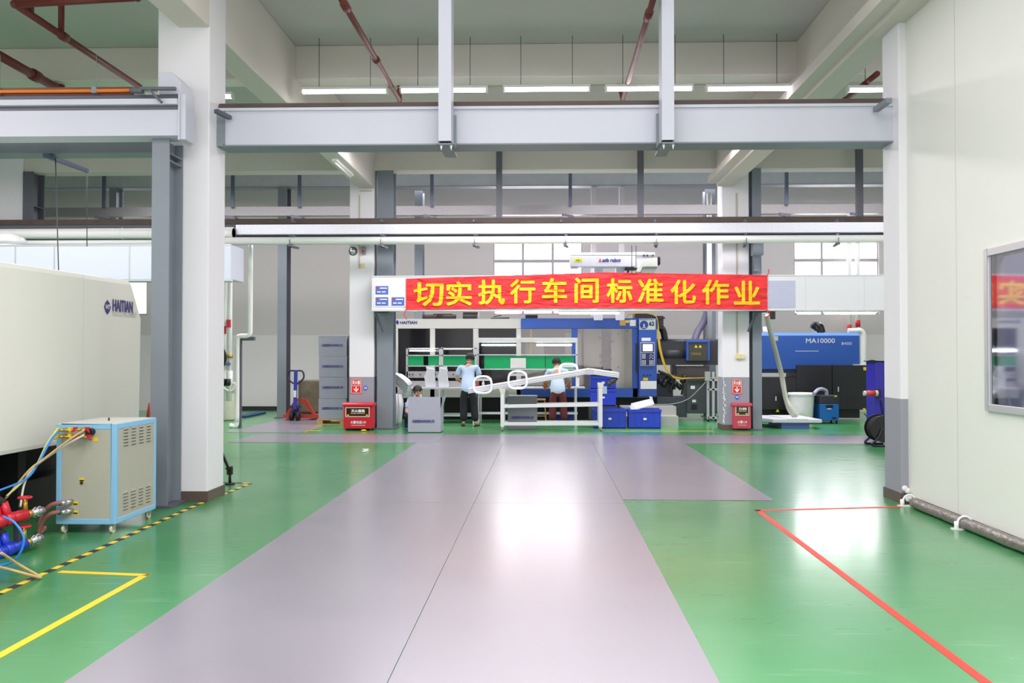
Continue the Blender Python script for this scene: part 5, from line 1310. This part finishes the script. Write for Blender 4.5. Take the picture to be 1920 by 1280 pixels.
# rounded white frames hooked over the rail
def loopframe(cx, cy, w_, h_, Y, label, clip=False):
    c = W(cx, cy, Y); rx = w_/2*Y/FOC; rz = h_/2*Y/FOC
    r = T('moulded_ring', label, 'plastic part', (c.x, Y, c.z-rz), 'rounded white frames on the conveyor')
    def ring(ax, az, n=40):
        P = []
        for i in range(n):
            t = 2*PI*i/n; s_, c_ = math.sin(t), math.cos(t)
            e = .68; x = ax*math.copysign(abs(c_)**e, c_)*(1+.12*s_*.6*(-1)); z = az*math.copysign(abs(s_)**e, s_)
            P.append(Vector((c.x+x, 0, c.z+z)))
        return P
    n = 40; outer = ring(rx, rz); inner = ring(rx-.04, rz-.04); vs = []
    for P, y in ((outer, Y-.03), (outer, Y+.05), (inner, Y+.05), (inner, Y-.03)): vs += [Vector((p.x, y, p.z)) for p in P]
    fs = [(k*n+i, k*n+(i+1) % n, ((k+1) % 4)*n+(i+1) % n, ((k+1) % 4)*n+i) for k in range(4) for i in range(n)]
    MB().add(vs, fs, False).build('rounded_loop', PARTW, r, bev=.008)
    q = MB().bar((c.x-rx*.9, Y+.03, c.z+rz*.55), (c.x+rx*.9, Y+.03, c.z+rz*.55), .02, .05).ball((c.x-rx*.72, Y+.02, c.z+rz*.62), .03, 10).ball((c.x+rx*.72, Y+.02, c.z+rz*.62), .03, 10); q.build('inner_rib', PARTW, r)
loopframe(905, 721, 37, 35, YK-.06, 'rounded white plastic frame at the low end of the conveyor')
loopframe(970.5, 712, 38, 36, YK-.06, 'rounded white plastic frame in the middle of the conveyor')
loopframe(1066, 694, 37, 28, YK+.25, 'rounded white plastic frame in front of the person in maroon trousers')

# grey cartons in the aisle
YO = F(798, 811).y; a = W(765, 766, YO); b = W(826, 766, YO); zt = a.z; D = .42
r = T('open_carton', 'open grey carton with raised flaps in front of the seated person', 'carton', ((a.x+b.x)/2, YO+D/2, 0))
x0, x1 = a.x, b.x; t = .008
q = MB().box(x0, x1, YO, YO+t, .002, zt).box(x0, x1, YO+D-t, YO+D, .002, zt).box(x0, x0+t, YO+t, YO+D-t, .002, zt).box(x1-t, x1, YO+t, YO+D-t, .002, zt).box(x0, x1, YO, YO+D, .002, .012)
q.build('box', CARTON, r)
fz = W(798, 744, YO).z
MB().box(x0+.003, x1-.003, YO+.0, YO+.006, zt+.002, fz).build('front_flap', CARTON, r)
q = MB(); q.add([(x1, YO+.01, zt), (x1, YO+D-.01, zt), (x1+.07, YO+D-.02, fz+.02), (x1+.05, YO+.02, fz+.02)], [(0, 1, 2, 3)]); q.build('side_flap', CARTON, r)
q = MB(); q.add([(x0, YO+.01, zt), (x0, YO+D-.01, zt), (x0-.07, YO+D-.02, fz-.12), (x0-.07, YO+.02, fz-.12)], [(0, 1, 2, 3)]); q.build('side_flap', CARTON, r)
text('lettering', '永超塑胶科技有限公司', (x1-x0)*.68, .062, ((x0+x1)/2-.02, YO-.003, W(798, 789.5, YO).z), INK, r, bold=.015)
YX = F(978, 806).y+.12; a = W(952, 742, YX); b = W(1007, 742, YX)
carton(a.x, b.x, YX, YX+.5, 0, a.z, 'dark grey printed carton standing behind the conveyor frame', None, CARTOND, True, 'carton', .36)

# ================================================================== PEOPLE
def skin_mesh(name, chains, m, parent, org, sub=2, rootidx=0):
    bm = bmesh.new(); lay = bm.verts.layers.skin.verify(); key = {}
    def gv(p, rr):
        k = (round(p[0], 4), round(p[1], 4), round(p[2], 4))
        if k not in key:
            v = bm.verts.new(p); v[lay].radius = rr if isinstance(rr, tuple) else (rr, rr); key[k] = v
        return key[k]
    first = None
    for ch in chains:
        prev = None
        for p, rr in ch:
            v = gv(p, rr)
            if first is None: first = v
            if prev is not None and prev is not v and bm.edges.get((prev, v)) is None: bm.edges.new((prev, v))
            prev = v
    first[lay].use_root = True
    me = bpy.data.meshes.new(name); bm.to_mesh(me); bm.free()
    ob = bpy.data.objects.new(name, me); col.objects.link(ob)
    s = ob.modifiers.new('skin', 'SKIN'); s.use_smooth_shade = True; s.branch_smoothing = .6
    s = ob.modifiers.new('sub', 'SUBSURF'); s.levels = sub; s.render_levels = sub
    bpy.context.view_layer.update(); dg = bpy.context.evaluated_depsgraph_get()
    m2 = bpy.data.meshes.new_from_object(ob.evaluated_get(dg)); m2.name = name
    bpy.data.objects.remove(ob); 
    m2.materials.clear(); m2.materials.append(m)
    for p in m2.polygons: p.use_smooth = True; p.material_index = 0
    ob = bpy.data.objects.new(name, m2); col.objects.link(ob)
    if parent is not None: ob.parent = parent
    return ob
def person(label, loc, rz, J, shirt, trousers, cap=None, sit=False):
    """J: joints in local coordinates, x right, y forward, z up"""
    root = T('person', label, 'person', loc); root.rotation_euler = (0, 0, rz)
    V = lambda p: tuple(p)
    lerp = lambda a, b, t: tuple(a[i]+(b[i]-a[i])*t for i in range(3))
    pel, wai, che, nek, hed = J['pelvis'], J['waist'], J['chest'], J['neck'], J['head']
    hf = Vector(J.get('face', (0, 1, -.3))).normalized(); hu = Vector(hed)-Vector(nek); hu = (hu - hf*hu.dot(hf)).normalized()
    hc = Vector(hed)
    ch = [[(pel, (.13, .10)), (wai, (.12, .09)), (che, (.135, .10)), (nek, .055), (V(hc-hu*.06+hf*.01), (.062, .07)), (V(hc), (.078, .09)), (V(hc+hu*.075-hf*.01), (.062, .07))],
          [(V(hc), (.078, .09)), (V(hc+hf*.09-hu*.01), .024), (V(hc+hf*.112-hu*.03), .012)]]
    for s in (-1, 1):
        k = 'l' if s < 0 else 'r'
        sh, el, wr = J['shoulder_'+k], J['elbow_'+k], J['wrist_'+k]
        d = (Vector(wr)-Vector(el)).normalized(); palm = V(Vector(wr)+d*.05); kn = Vector(wr)+d*.085
        side = d.cross(Vector((0, 0, 1))).normalized() if abs(d.z) < .95 else Vector((0, 1, 0))
        dn = d.cross(side).normalized()
        if dn.z > 0: dn = -dn
        ch.append([(che, (.135, .10)), (sh, .058), (lerp(sh, el, .5), .047), (el, .04), (lerp(el, wr, .5), .037), (wr, .026), (palm, (.034, .02))])
        for f_, L_ in ((-.028, .06), (-.010, .072), (.010, .068), (.027, .052)):
            b0 = kn + side*f_; ch.append([(palm, (.034, .02)), (V(b0), .010), (V(b0+d*L_*.5+dn*.008), .009), (V(b0+d*L_+dn*.03), .007)])
        tb = Vector(wr)+d*.025+side*(-s*.02); ch.append([(palm, (.034, .02)), (V(tb+side*(-s*.02)+d*.03), .011), (V(tb+side*(-s*.03)+d*.065), .008)])
        hi, ke, an = J['hip_'+k], J['knee_'+k], J['ankle_'+k]; toe = J['toe_'+k]
        ch.append([(pel, (.13, .10)), (hi, .085), (lerp(hi, ke, .5), .075), (ke, .055), (lerp(ke, an, .4), .05), (an, .035), (lerp(an, toe, .5), .035), (toe, .026)])
    b = skin_mesh('body', ch, SKIN, root, loc)
    ears = MB(); eyes = MB(); sd = hf.cross(hu).normalized()
    # shirt
    sc = [[(V(Vector(pel)+Vector((0, 0, -.15 if not sit else -.03))), (.19, .145)), (V(Vector(pel)+Vector((0, 0, .04))), (.178, .135)), (wai, (.166, .122)), (lerp(wai, che, .55), (.155, .12)), (che, (.158, .12)), (lerp(che, nek, .55), (.10, .085)), (lerp(che, nek, .92), (.072, .074))]]
    for k in 'lr':
        sh, el = J['shoulder_'+k], J['elbow_'+k]
        sc.append([(che, (.158, .12)), (sh, .078), (lerp(sh, el, .45), .072), (lerp(sh, el, .8), .070)])
    skin_mesh('shirt', sc, shirt, root, loc)
    tc_ = [[(V(Vector(pel)+Vector((0, 0, .09))), (.145, .11)), (V(Vector(pel)+Vector((0, 0, -.06))), (.15, .115))]]
    for k in 'lr':
        hi, ke, an = J['hip_'+k], J['knee_'+k], J['ankle_'+k]
        tc_.append([(V(Vector(pel)+Vector((0, 0, -.06))), (.15, .115)), (V(Vector(hi)+Vector((0, 0, -.1 if not sit else 0))), .112), (lerp(hi, ke, .6), .102), (ke, .092), (lerp(ke, an, .5), .088), (lerp(an, ke, .05), .085)])
    skin_mesh('trousers', tc_, trousers, root, loc)
    # hair / cap shell : upper back part of an ellipsoid round the head
    q = MB(); n, mrows = 20, 10; vs = []
    for j in range(mrows+1):
        ph = j/mrows*PI*.74
        for i in range(n):
            t = 2*PI*i/n; fr = math.cos(t)
            lim = ph if fr < .3 else ph*.50
            v = hu*math.cos(lim)*.118 + (hf*math.cos(t)*.118 + sd*math.sin(t)*.100)*math.sin(lim)*(1 if fr > .3 else 1.02)
            vs.append(hc + v + hu*.005 - hf*.012)
    q.add(vs, [(j*n+i, j*n+(i+1) % n, (j+1)*n+(i+1) % n, (j+1)*n+i) for j in range(mrows) for i in range(n)], True)
    ORG['_p'] = Vector((0, 0, 0))
    def local(mb, name, m):
        me = bpy.data.meshes.new(name); me.from_pydata(mb.v, [], mb.f); me.materials.append(m)
        for p in me.polygons: p.use_smooth = True
        o = bpy.data.objects.new(name, me); col.objects.link(o); o.parent = root; return o
    local(q, 'hair' if cap is None else 'cap', cap or HAIR)
    q = MB()
    for s in (-1, 1): q.ball(hc + sd*s*.083 - hu*.01, .028, 10, .5, .8, 1.0)
    local(q, 'ear', SKIN)
    q = MB()
    for s in (-1, 1): q.ball(hc + hf*.092 + sd*s*.032 + hu*.012, .011, 8, 1.2, 1, .5)
    local(q, 'eye', INKK)
    q = MB().ball(hc + hf*.094 - hu*.052, .018, 10, 1.3, .7, .35); local(q, 'mouth', mat('lip', (160, 90, 84), .5))
    q = MB()
    for s in (-1, 1): a_ = hc + hf*.096 + hu*.032; q.bar(a_ + sd*s*.018, a_ + sd*s*.05, .008, .006)
    local(q, 'eyebrow', HAIR)
    if not sit:
        q = MB()
        for k in 'lr':
            an, toe = Vector(J['ankle_'+k]), Vector(J['toe_'+k]); d = (toe-an); d.z = 0; d.normalize(); c = Vector((an.x, an.y, 0)) - d*.05
            q.sweep([c+Vector((0, 0, .012)), c+d*.12+Vector((0, 0, .012)), c+d*.25+Vector((0, 0, .012))], [.035, .045, .04], 12, ry=.012)
            q.torus(c+d*.17+Vector((0, 0, .03)), .035, .008, 'Y', 12, 6, 0, PI)
        local(q, 'sandal', BLACK)
    return root
YPa = F(877, 799).y
xa0 = W(878, 730, YPa).x
person('person in light blue shirt and black trousers standing at the left bench, back turned', (xa0, YPa, 0), 0, dict(
    pelvis=(0, .0, .84), waist=(0, .02, 1.0), chest=(0, .07, 1.22), neck=(0.01, .12, 1.385), head=(.02, .19, 1.475), face=(-.1, 1, -.75),
    shoulder_l=(-.185, .07, 1.29), elbow_l=(-.265, .10, 1.03), wrist_l=(-.20, .32, .96), shoulder_r=(.185, .07, 1.29), elbow_r=(.245, .12, 1.04), wrist_r=(.12, .34, .98),
    hip_l=(-.09, 0, .80), knee_l=(-.10, .03, .45), ankle_l=(-.10, 0, .07), toe_l=(-.13, .13, .03),
    hip_r=(.09, 0, .80), knee_r=(.12, .04, .45), ankle_r=(.16, .01, .07), toe_r=(.20, .14, .03)), SHIRT, TROUB)
YPb = 18.75; xb0 = W(1046, 730, YPb).x
person('person in light blue shirt, maroon trousers and dark cap bending over the wide bench', (xb0, YPb, 0), 0, dict(
    pelvis=(0, .0, .80), waist=(-.01, .02, .95), chest=(-.01, .09, 1.15), neck=(-.02, .17, 1.30), head=(-.03, .25, 1.375), face=(-.15, 1, -1.0),
    shoulder_l=(-.20, .09, 1.20), elbow_l=(-.28, .13, .96), wrist_l=(-.24, .36, .88), shoulder_r=(.185, .09, 1.20), elbow_r=(.28, .13, .98), wrist_r=(.22, .36, .88),
    hip_l=(-.09, 0, .76), knee_l=(-.11, .03, .43), ankle_l=(-.12, 0, .07), toe_l=(-.13, .13, .03),
    hip_r=(.09, 0, .76), knee_r=(.12, .04, .43), ankle_r=(.14, .01, .07), toe_r=(.17, .14, .03)), mat('pale_blue_shirt', (196, 214, 232), .85, bump=.3), TROUM, cap=mat('dark_cap', (44, 38, 38), .8))
YPc = 17.85; xc0_ = W(784, 740, YPc).x
person('seated person with black hair looking down behind the open grey carton', (xc0_, YPc, 0), PI, dict(
    pelvis=(0, -.08, .24), waist=(0, -.04, .38), chest=(0, .0, .56), neck=(-.01, .05, .70), head=(0, .10, .795), face=(.12, 1, -.55),
    shoulder_l=(-.17, .0, .62), elbow_l=(-.22, .10, .40), wrist_l=(-.10, .27, .34), shoulder_r=(.17, .0, .62), elbow_r=(.235, .07, .37), wrist_r=(.13, .26, .32),
    hip_l=(-.09, -.06, .22), knee_l=(-.22, .24, .30), ankle_l=(-.12, .05, .07), toe_l=(-.12, .16, .03),
    hip_r=(.09, -.06, .22), knee_r=(.22, .24, .30), ankle_r=(.12, .05, .07), toe_r=(.12, .16, .03)), SHIRT, TROUB, sit=True)
tag(MB().lathe((xc0_, YPc+.1, 0), [(0, 0), (.16, 0), (.15, .12), (0, .12)], 24).build('low_stool', mat('stool_grey', (120, 120, 124), .5)), 'low stool under the seated person', 'stool')

# ================================================================== RIGHT SIDE MACHINE
YU = 20.2
r = T('injection_unit', 'blue injection unit marked MA10000 with black cabinets right of the far column', 'machine', (W(1530, 700, YU).x, YU, 0))
PB(BLUED, 'blue_cover', [(1400, 629, 1612, 692)], Y=YU, d=.9, bev=.01, parent=r)
a = W(1400, 629, YU); b = W(1612, 629, YU); z2 = W(1500, 623.5, YU).z
MB().prism([(YU, a.z), (YU+.08, z2), (YU+.82, z2), (YU+.9, a.z)], a.x+.3, b.x, 'X').build('cover_top', mat('lighter_blue_paint', (60, 116, 196), .35), r)
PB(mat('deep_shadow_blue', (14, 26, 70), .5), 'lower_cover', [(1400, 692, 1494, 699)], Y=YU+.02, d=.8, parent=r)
PB(mat('cabinet_black', (28, 29, 32), .45), 'black_cabinet', [(1494, 684, 1560, 768), (1561, 684, 1634, 768), (1400, 708, 1494, 768)], Y=YU-.05, d=.9, bev=.01, parent=r)
PB(BLACK, 'plinth', [(1400, 768, 1612, 783)], Y=YU+.2, d=.6, parent=r)
PB(ALU, 'top_plate', [(1600, 683, 1634, 684.5)], Y=YU-.06, d=.9, parent=r)
PB(BLACK, 'vent', [(1588, 740, 1608, 765)], Y=YU-.056, d=.006, parent=r)
PB(YEL, 'yellow_label', [(1619, 688, 1627, 694), (1618, 765, 1623, 770)], Y=YU-.056, d=.006, parent=r)
q = MB()
for px, py in ((1458, 772), (1628, 771)): 
    a = W(px-3.5, py, YU-.06); b = W(px+3.5, py, YU-.06); c = W(px, py-6, YU-.06); q.add([a, b, c], [(0, 1, 2)])
q.build('warning_triangle', YEL, r)
PB(ALU, 'handle', [(1454, 743, 1456, 751), (1571, 725, 1573, 734)], Y=YU-.07, d=.02, parent=r)
lt = mat('pale_print', (196, 202, 210), .5, var=0)
ptext('lettering', 'MA10000', 1511, 634, 1565.5, 643, YU-.004, lt, r, bold=.012)
ptext('lettering', '8400', 1578, 641, 1597, 646.5, YU-.004, lt, r)
PB(mat('rating_plate', (170, 174, 170), .5), 'rating_plate', [(1444, 630, 1459, 638.5)], Y=YU-.006, d=.006, parent=r)
PB(lt, 'reflective_line', [(1491, 657.5, 1535, 658.5)], Y=YU-.003, d=.003, parent=r)
q = MB().tube([W(1523, 608, YU+.3), W(1530, 612, YU+.3), W(1537, 612, YU+.3), W(1541, 624, YU+.3)], .09, 12).tube([W(1522, 611, YU+.3), W(1528, 606, YU+.3), W(1535, 606, YU+.3)], .04, 10).tube([W(1528, 616, YU+.25), W(1534, 618, YU+.25), W(1537, 625, YU+.25)], .05, 10)
q.build('hose_bundle', mat('glossy_black_hose', (20, 20, 22), .15), r)
q = MB().pb(1430, 612, 1440, 630, YU+.3, .3)
for k in range(4): q.cyl(W(1431+k*3, 629, YU+.2), W(1433+k*3, 618, YU+.2), .015, n=8)
q.build('feed_hopper_base', CHROME, r)
YQ = 18.9
hose('feed_hose', [W(1438, 590, 18.2), W(1444, 620, 18.4), W(1456, 665, 18.6), W(1466, 705, 18.8), W(1473, 745, 18.7), W(1483, 765, 18.6), W(1496, 778, 18.6)], .055, mat('greenish_white_hose', (190, 196, 180), .3), 'long pale hose hanging down to the white bin on the right')
hose('feed_hose', [W(1434, 587, 18.25), W(1447, 640, 18.45), W(1461, 690, 18.6), W(1468, 730, 18.5), W(1478, 768, 18.4), W(1492, 784, 18.4)], .03, mat('grey_hose', (160, 160, 150), .3), 'thinner grey hose beside the long pale hose on the right')
p = W(1433, 600, 18.3); r = T('control_box', 'dark brown box hanging under the right end of the banner duct', 'box', p); MB().pb(1443, 583, 1454, 598, 18.3, .15).build('case', mat('brown_black_box', (58, 44, 32), .5), r, bev=.006)
p = W(1428, 460, 17.6); r = T('duct_box', 'grey steel box beside the right steel column above the duct', 'box', p); MB().pb(1412, 455, 1432, 478, 17.5, .2).build('case', STEELD, r, bev=.01); MB().pb(1414, 478, 1425, 508, 17.6, .15).build('chute', STEELD, r)
# stand frame left of the right far column
YSF = F(1335, 790).y
r = T('frame_stand', 'light grey narrow frame stand with a control box beside the right far column', 'stand', (W(1336, 700, YSF).x, YSF, 0))
q = MB()
for px in (1327.5, 1337.5): a = W(px, 697, YSF); q.box(a.x-.03, a.x+.03, YSF, YSF+.05, .05, a.z)
for py in (712, 730, 783): q.pb(1327, py-2, 1345, py+2, YSF, .05)
q.build('frame', ALU, r, bev=.005)
MB().pb(1322, 697, 1332, 714, YSF-.08, .08).build('control_box', mat('pale_grey_box', (176, 176, 170), .4), r, bev=.01)
q = MB()
for px in (1328, 1342): a = W(px, 700, YSF); q.cyl((a.x-.02, YSF+.02, .028), (a.x+.02, YSF+.02, .028), .027, n=14)
q.build('wheel', RUB, r)
hose('power_cable', [W(1325, 714, YSF-.04), W(1310, 730, YSF-.1), W(1290, 748, YSF-.1), W(1262, 757, YSF-.1), W(1225, 758, YSF-.3)], .011, mat('grey_cable', (150, 152, 150), .5), 'thin grey cable sagging from the frame stand to the crates')

# white bin, pallet, blue device
YPL = F(1480, 804).y
a = F(1452, 805); b = F(1541, 804)
r = T('grey_pallet', 'flat grey platform on blue base in front of the white bin', 'pallet', ((a.x+b.x)/2, YPL, 0))
MB().prism([(a.x, YPL), (b.x, YPL), (b.x-.1, YPL+1.25), (a.x-.4, YPL+1.25)], .13, .20).build('platform', mat('light_platform', (196, 198, 206), .5, var=.06), r, bev=.005)
MB().prism([(a.x+.3, YPL), (b.x-.3, YPL), (b.x-.3, YPL+1.1), (a.x+.2, YPL+1.1)], .20, .215).build('top_sheet', mat('light_sheet', (206, 208, 214), .5), r)
MB().box(a.x+.2, b.x-.25, YPL+.05, YPL+1.1, 0, .13).build('base', mat('muted_blue', (70, 90, 150), .5), r)
# bin stands on the floor behind the platform
yb = YPL+1.28
bin_(1485, 1535, 738, yb+.0, 'large white bin with rim behind the flat grey platform', mat('white_bin', (226, 228, 222), .4))
a = W(1537, 752, 19.4); b = W(1573, 752, 19.4)
r = T('vacuum_loader', 'small blue and black device on casters right of the white bin', 'device', ((a.x+b.x)/2, 19.5, 0))
MB().box(a.x, b.x, 19.4, 19.85, .07, W(1555, 757, 19.4).z).build('blue_body', mat('cyan_blue_paint', (24, 104, 180), .4), r, bev=.01)
MB().box(a.x, b.x, 19.4, 19.85, W(1555, 757, 19.4).z, W(1555, 741, 19.4).z).build('black_top', DARK, r, bev=.02)
MB().pb(1549, 759, 1562, 765, 19.392, .008).build('badge', INKK, r)
MB().pb(1551, 765.5, 1559, 767, 19.392, .008).build('white_strip', PAPER, r)
MB().pb(1565, 741, 1569, 744, 19.392, .008).build('yellow_sticker', YEL, r)
MB().pb(1560, 782, 1568, 785, 19.392, .008).build('vent_slot', BLACK, r)
for s in (a.x+.04, b.x-.04):
    for y in (19.45, 19.8): MB().cyl((s-.012, y, .035), (s+.012, y, .035), .034, n=14).build('caster', RUB, r)
MB().tube([W(1526, 738, 19.3), W(1533, 731, 19.4), W(1541, 729, 19.5), W(1549, 733, 19.55), W(1550, 742, 19.55)], .04, 12).build('suction_hose', mat('lilac_hose', (170, 166, 190), .35), r)
# purple blue cabinet near the corner, reel
YV_ = 17.6
a = W(1641, 678, YV_)
r = T('blue_cabinet', 'violet blue steel cabinet half hidden by the right white column', 'cabinet', (a.x+.25, YV_, 0))
MB().box(a.x, a.x+.6, YV_, YV_+.5, .02, a.z).build('body', BLUEP, r, bev=.008)
MB().box(a.x-.05, a.x+.6, YV_-.01, YV_+.5, a.z+.001, a.z+.02).build('top_tray', DARK, r)
MB().pb(1643, 730, 1652, 745, YV_-.06, .06).build('socket_block', BLACK, r)
MB().tube([W(1652, 750, YV_-.03), W(1656, 780, YV_-.03), W(1650, 790, YV_-.03), W(1632, 786, YV_-.1), W(1620, 775, YV_)], .012, 6).build('cable', BLACK, r)
p = W(1624, 737, YV_-.1); q_ = W(1641, 737, YV_-.1)
rt = T('red_plug', 'red and white industrial plug sticking out from the violet cabinet', 'plug', p)
MB().cyl(p, q_, .055, n=16).build('plug_body', mat('plug_red', (200, 60, 50), .4), rt); MB().cyl(p+Vector((-.05, 0, 0)), p, .05, n=16).cyl(q_, q_+Vector((.05, 0, 0)), .06, n=16).build('plug_collar', mat('plug_grey', (190, 190, 184), .4), rt)
q = MB()
for k in range(4): q.tube([W(1624, 677, YV_-.15), W(1634, 675+k, YV_-.15), W(1645, 676.5+k*.4, YV_-.1), W(1660, 677, YV_)], .008, 6)
tag(q.build('cable_bundle', BLACK), 'black cables lying on top of the violet cabinet', 'cable')
p = F(1648, 838); c = Vector((p.x+.12, p.y+.1, .30))
r = T('hose_reel', 'black hose reel on the floor beside the corner column', 'hose reel', (c.x, c.y, 0))
q = MB()
for k in range(5): q.torus(c+Vector((0, -.0+k*.055, 0)), .17, .035, 'Y', 28, 8)
q.build('hose_coil', RUB, r)
q = MB().cyl(c+Vector((0, -.05, 0)), c+Vector((0, -.03, 0)), .23, n=30).cyl(c+Vector((0, .25, 0)), c+Vector((0, .27, 0)), .23, n=30); q.build('flange', BLACK, r)
q = MB().tube([c+Vector((-.05, -.07, 0)), c+Vector((-.12, -.08, -.15)), c+Vector((-.22, -.08, -.27)), c+Vector((.1, -.08, -.28))], .02, 8).tube([c+Vector((.05, .29, 0)), c+Vector((-.1, .29, -.15)), c+Vector((-.2, .29, -.27)), c+Vector((.1, .29, -.28))], .02, 8).bar(c+Vector((.05, 0, .1)), c+Vector((.12, .1, .55)), .05, .05); q.build('stand', BLACK, r)

# ================================================================== PIPE ALONG THE PARTITION
r = T('foil_pipe', 'silver foil wrapped pipe along the foot of the cream partition', 'pipe', (XR-.05, 5, 0))
pts = [Vector((XR-.06+random.uniform(-.005, .005), y_*.25, .055+random.uniform(-.004, .004))) for y_ in range(8, int(YF*4))]
MB().tube(pts, .05, 10, 3).build('pipe_run', mat('crinkled_foil', (128, 124, 118), .3, .5, var=.25, scale=14, bump=.8), r)
for y_ in (YF-.25, F(1806, 992).y, F(1806, 992).y-2.2):
    m = MB().torus((XR-.06, y_, .055), .06, .01, 'Y', 20, 8, -.2, PI+.2).cyl((XR-.13, y_, 0), (XR-.13, y_, .07), .02).box(XR-.17, XR-.01, y_-.03, y_+.03, 0, .01)
    m.build('saddle_clamp', PVC, r)
m = MB()
for k in range(7): m.ball((xrn+.05+random.uniform(-.03, .05), F(1697, 944).y-.03+random.uniform(-.02, .02), .03+k*.022), .032, 8)
tag(m.build('foam_sealant', mat('white_foam_sealant', (232, 232, 228), .8, bump=.5)), 'white foam sealant blob at the foot of the corner column', 'sealant')
S(MB().box(XR+.0, XR+.12, -2, YF, 0, .09).build('baseboard_right', SKIRT), 'dark base under the cream partition')

# chipped paint on the far right column
m = MB()
for k in range(34):
    y = 705 + k*2.6; x = 1355.5 + random.uniform(-.5, 3.2); w_ = random.uniform(.8, 2.6)
    m.pb(x, y, x+w_, y+random.uniform(1.5, 4), YC2-.0025-.0001*k, .002)
S(m.build('trim_2', mat('white_plaster_chip', (228, 228, 228), .8)), 'white chips and scratches in the grey paint of the right far column')

# ================================================================== LIGHT
w = bpy.data.worlds.new('world'); scn.world = w; w.use_nodes = True
bg = w.node_tree.nodes['Background']; bg.inputs[0].default_value = (1, .965, 1.0, 1); bg.inputs[1].default_value = 1.3
def area(name, loc, sx, sy, power, color=(1, 1, 1), rot=(0, 0, 0)):
    l = bpy.data.lights.new(name, 'AREA'); l.shape = 'RECTANGLE'; l.size = sx; l.size_y = sy; l.energy = power; l.color = color
    o = bpy.data.objects.new(name, l); col.objects.link(o); o.location = loc; o.rotation_euler = rot; return o
area('added_lamp', (0, 3.2, 5.3), 7, 2.0, 440, (1, .935, .985))  # area lights added for the fluorescent rows
area('added_lamp', (0, 7.6, 5.9), 6, 1.5, 60, (1, .935, .985))
area('added_lamp', (0, 14.6, 5.35), 6.5, 1.2, 330, (1, .935, .985))
area('added_lamp', (-9.5, 13.6, 5.35), 8, 1.2, 260, (1, .935, .985))
area('added_lamp', (-9.0, 5.5, 5.3), 5, 1.5, 260, (1, .935, .985))
area('added_lamp', (-5.5, 18.9, 5.85), 9, .8, 230, (1, .935, .985)).data.spread = math.radians(140)  # pair added unseen behind the deep cross beam to brighten the far bay
area('added_lamp', (4.5, 18.9, 5.85), 8, .8, 230, (1, .935, .985)).data.spread = math.radians(140)
area('added_lamp', (XR+1.0, 5.5, 4.5), 1.4, 2, 150, (.95, .95, 1))  # added unseen inside the office to brighten the window glass
area('added_lamp', (7.5, 14.0, 5.3), 4, 2, 150, (1, .935, .985))
area('added_lamp', (-7, 21.5, 5.85), 12, .4, 150, (1, .935, .985))  # pair added unseen behind the far girder to brighten the back wall
area('added_lamp', (5, 21.5, 5.85), 11, .4, 150, (1, .935, .985))
scn.view_settings.view_transform = 'Standard'
scn.view_settings.look = 'None'
scn.view_settings.exposure = .32
scn.cycles.use_denoising = True
scn.cycles.max_bounces = 7
scn.cycles.diffuse_bounces = 4
scn.cycles.glossy_bounces = 4
scn.cycles.sample_clamp_indirect = 6
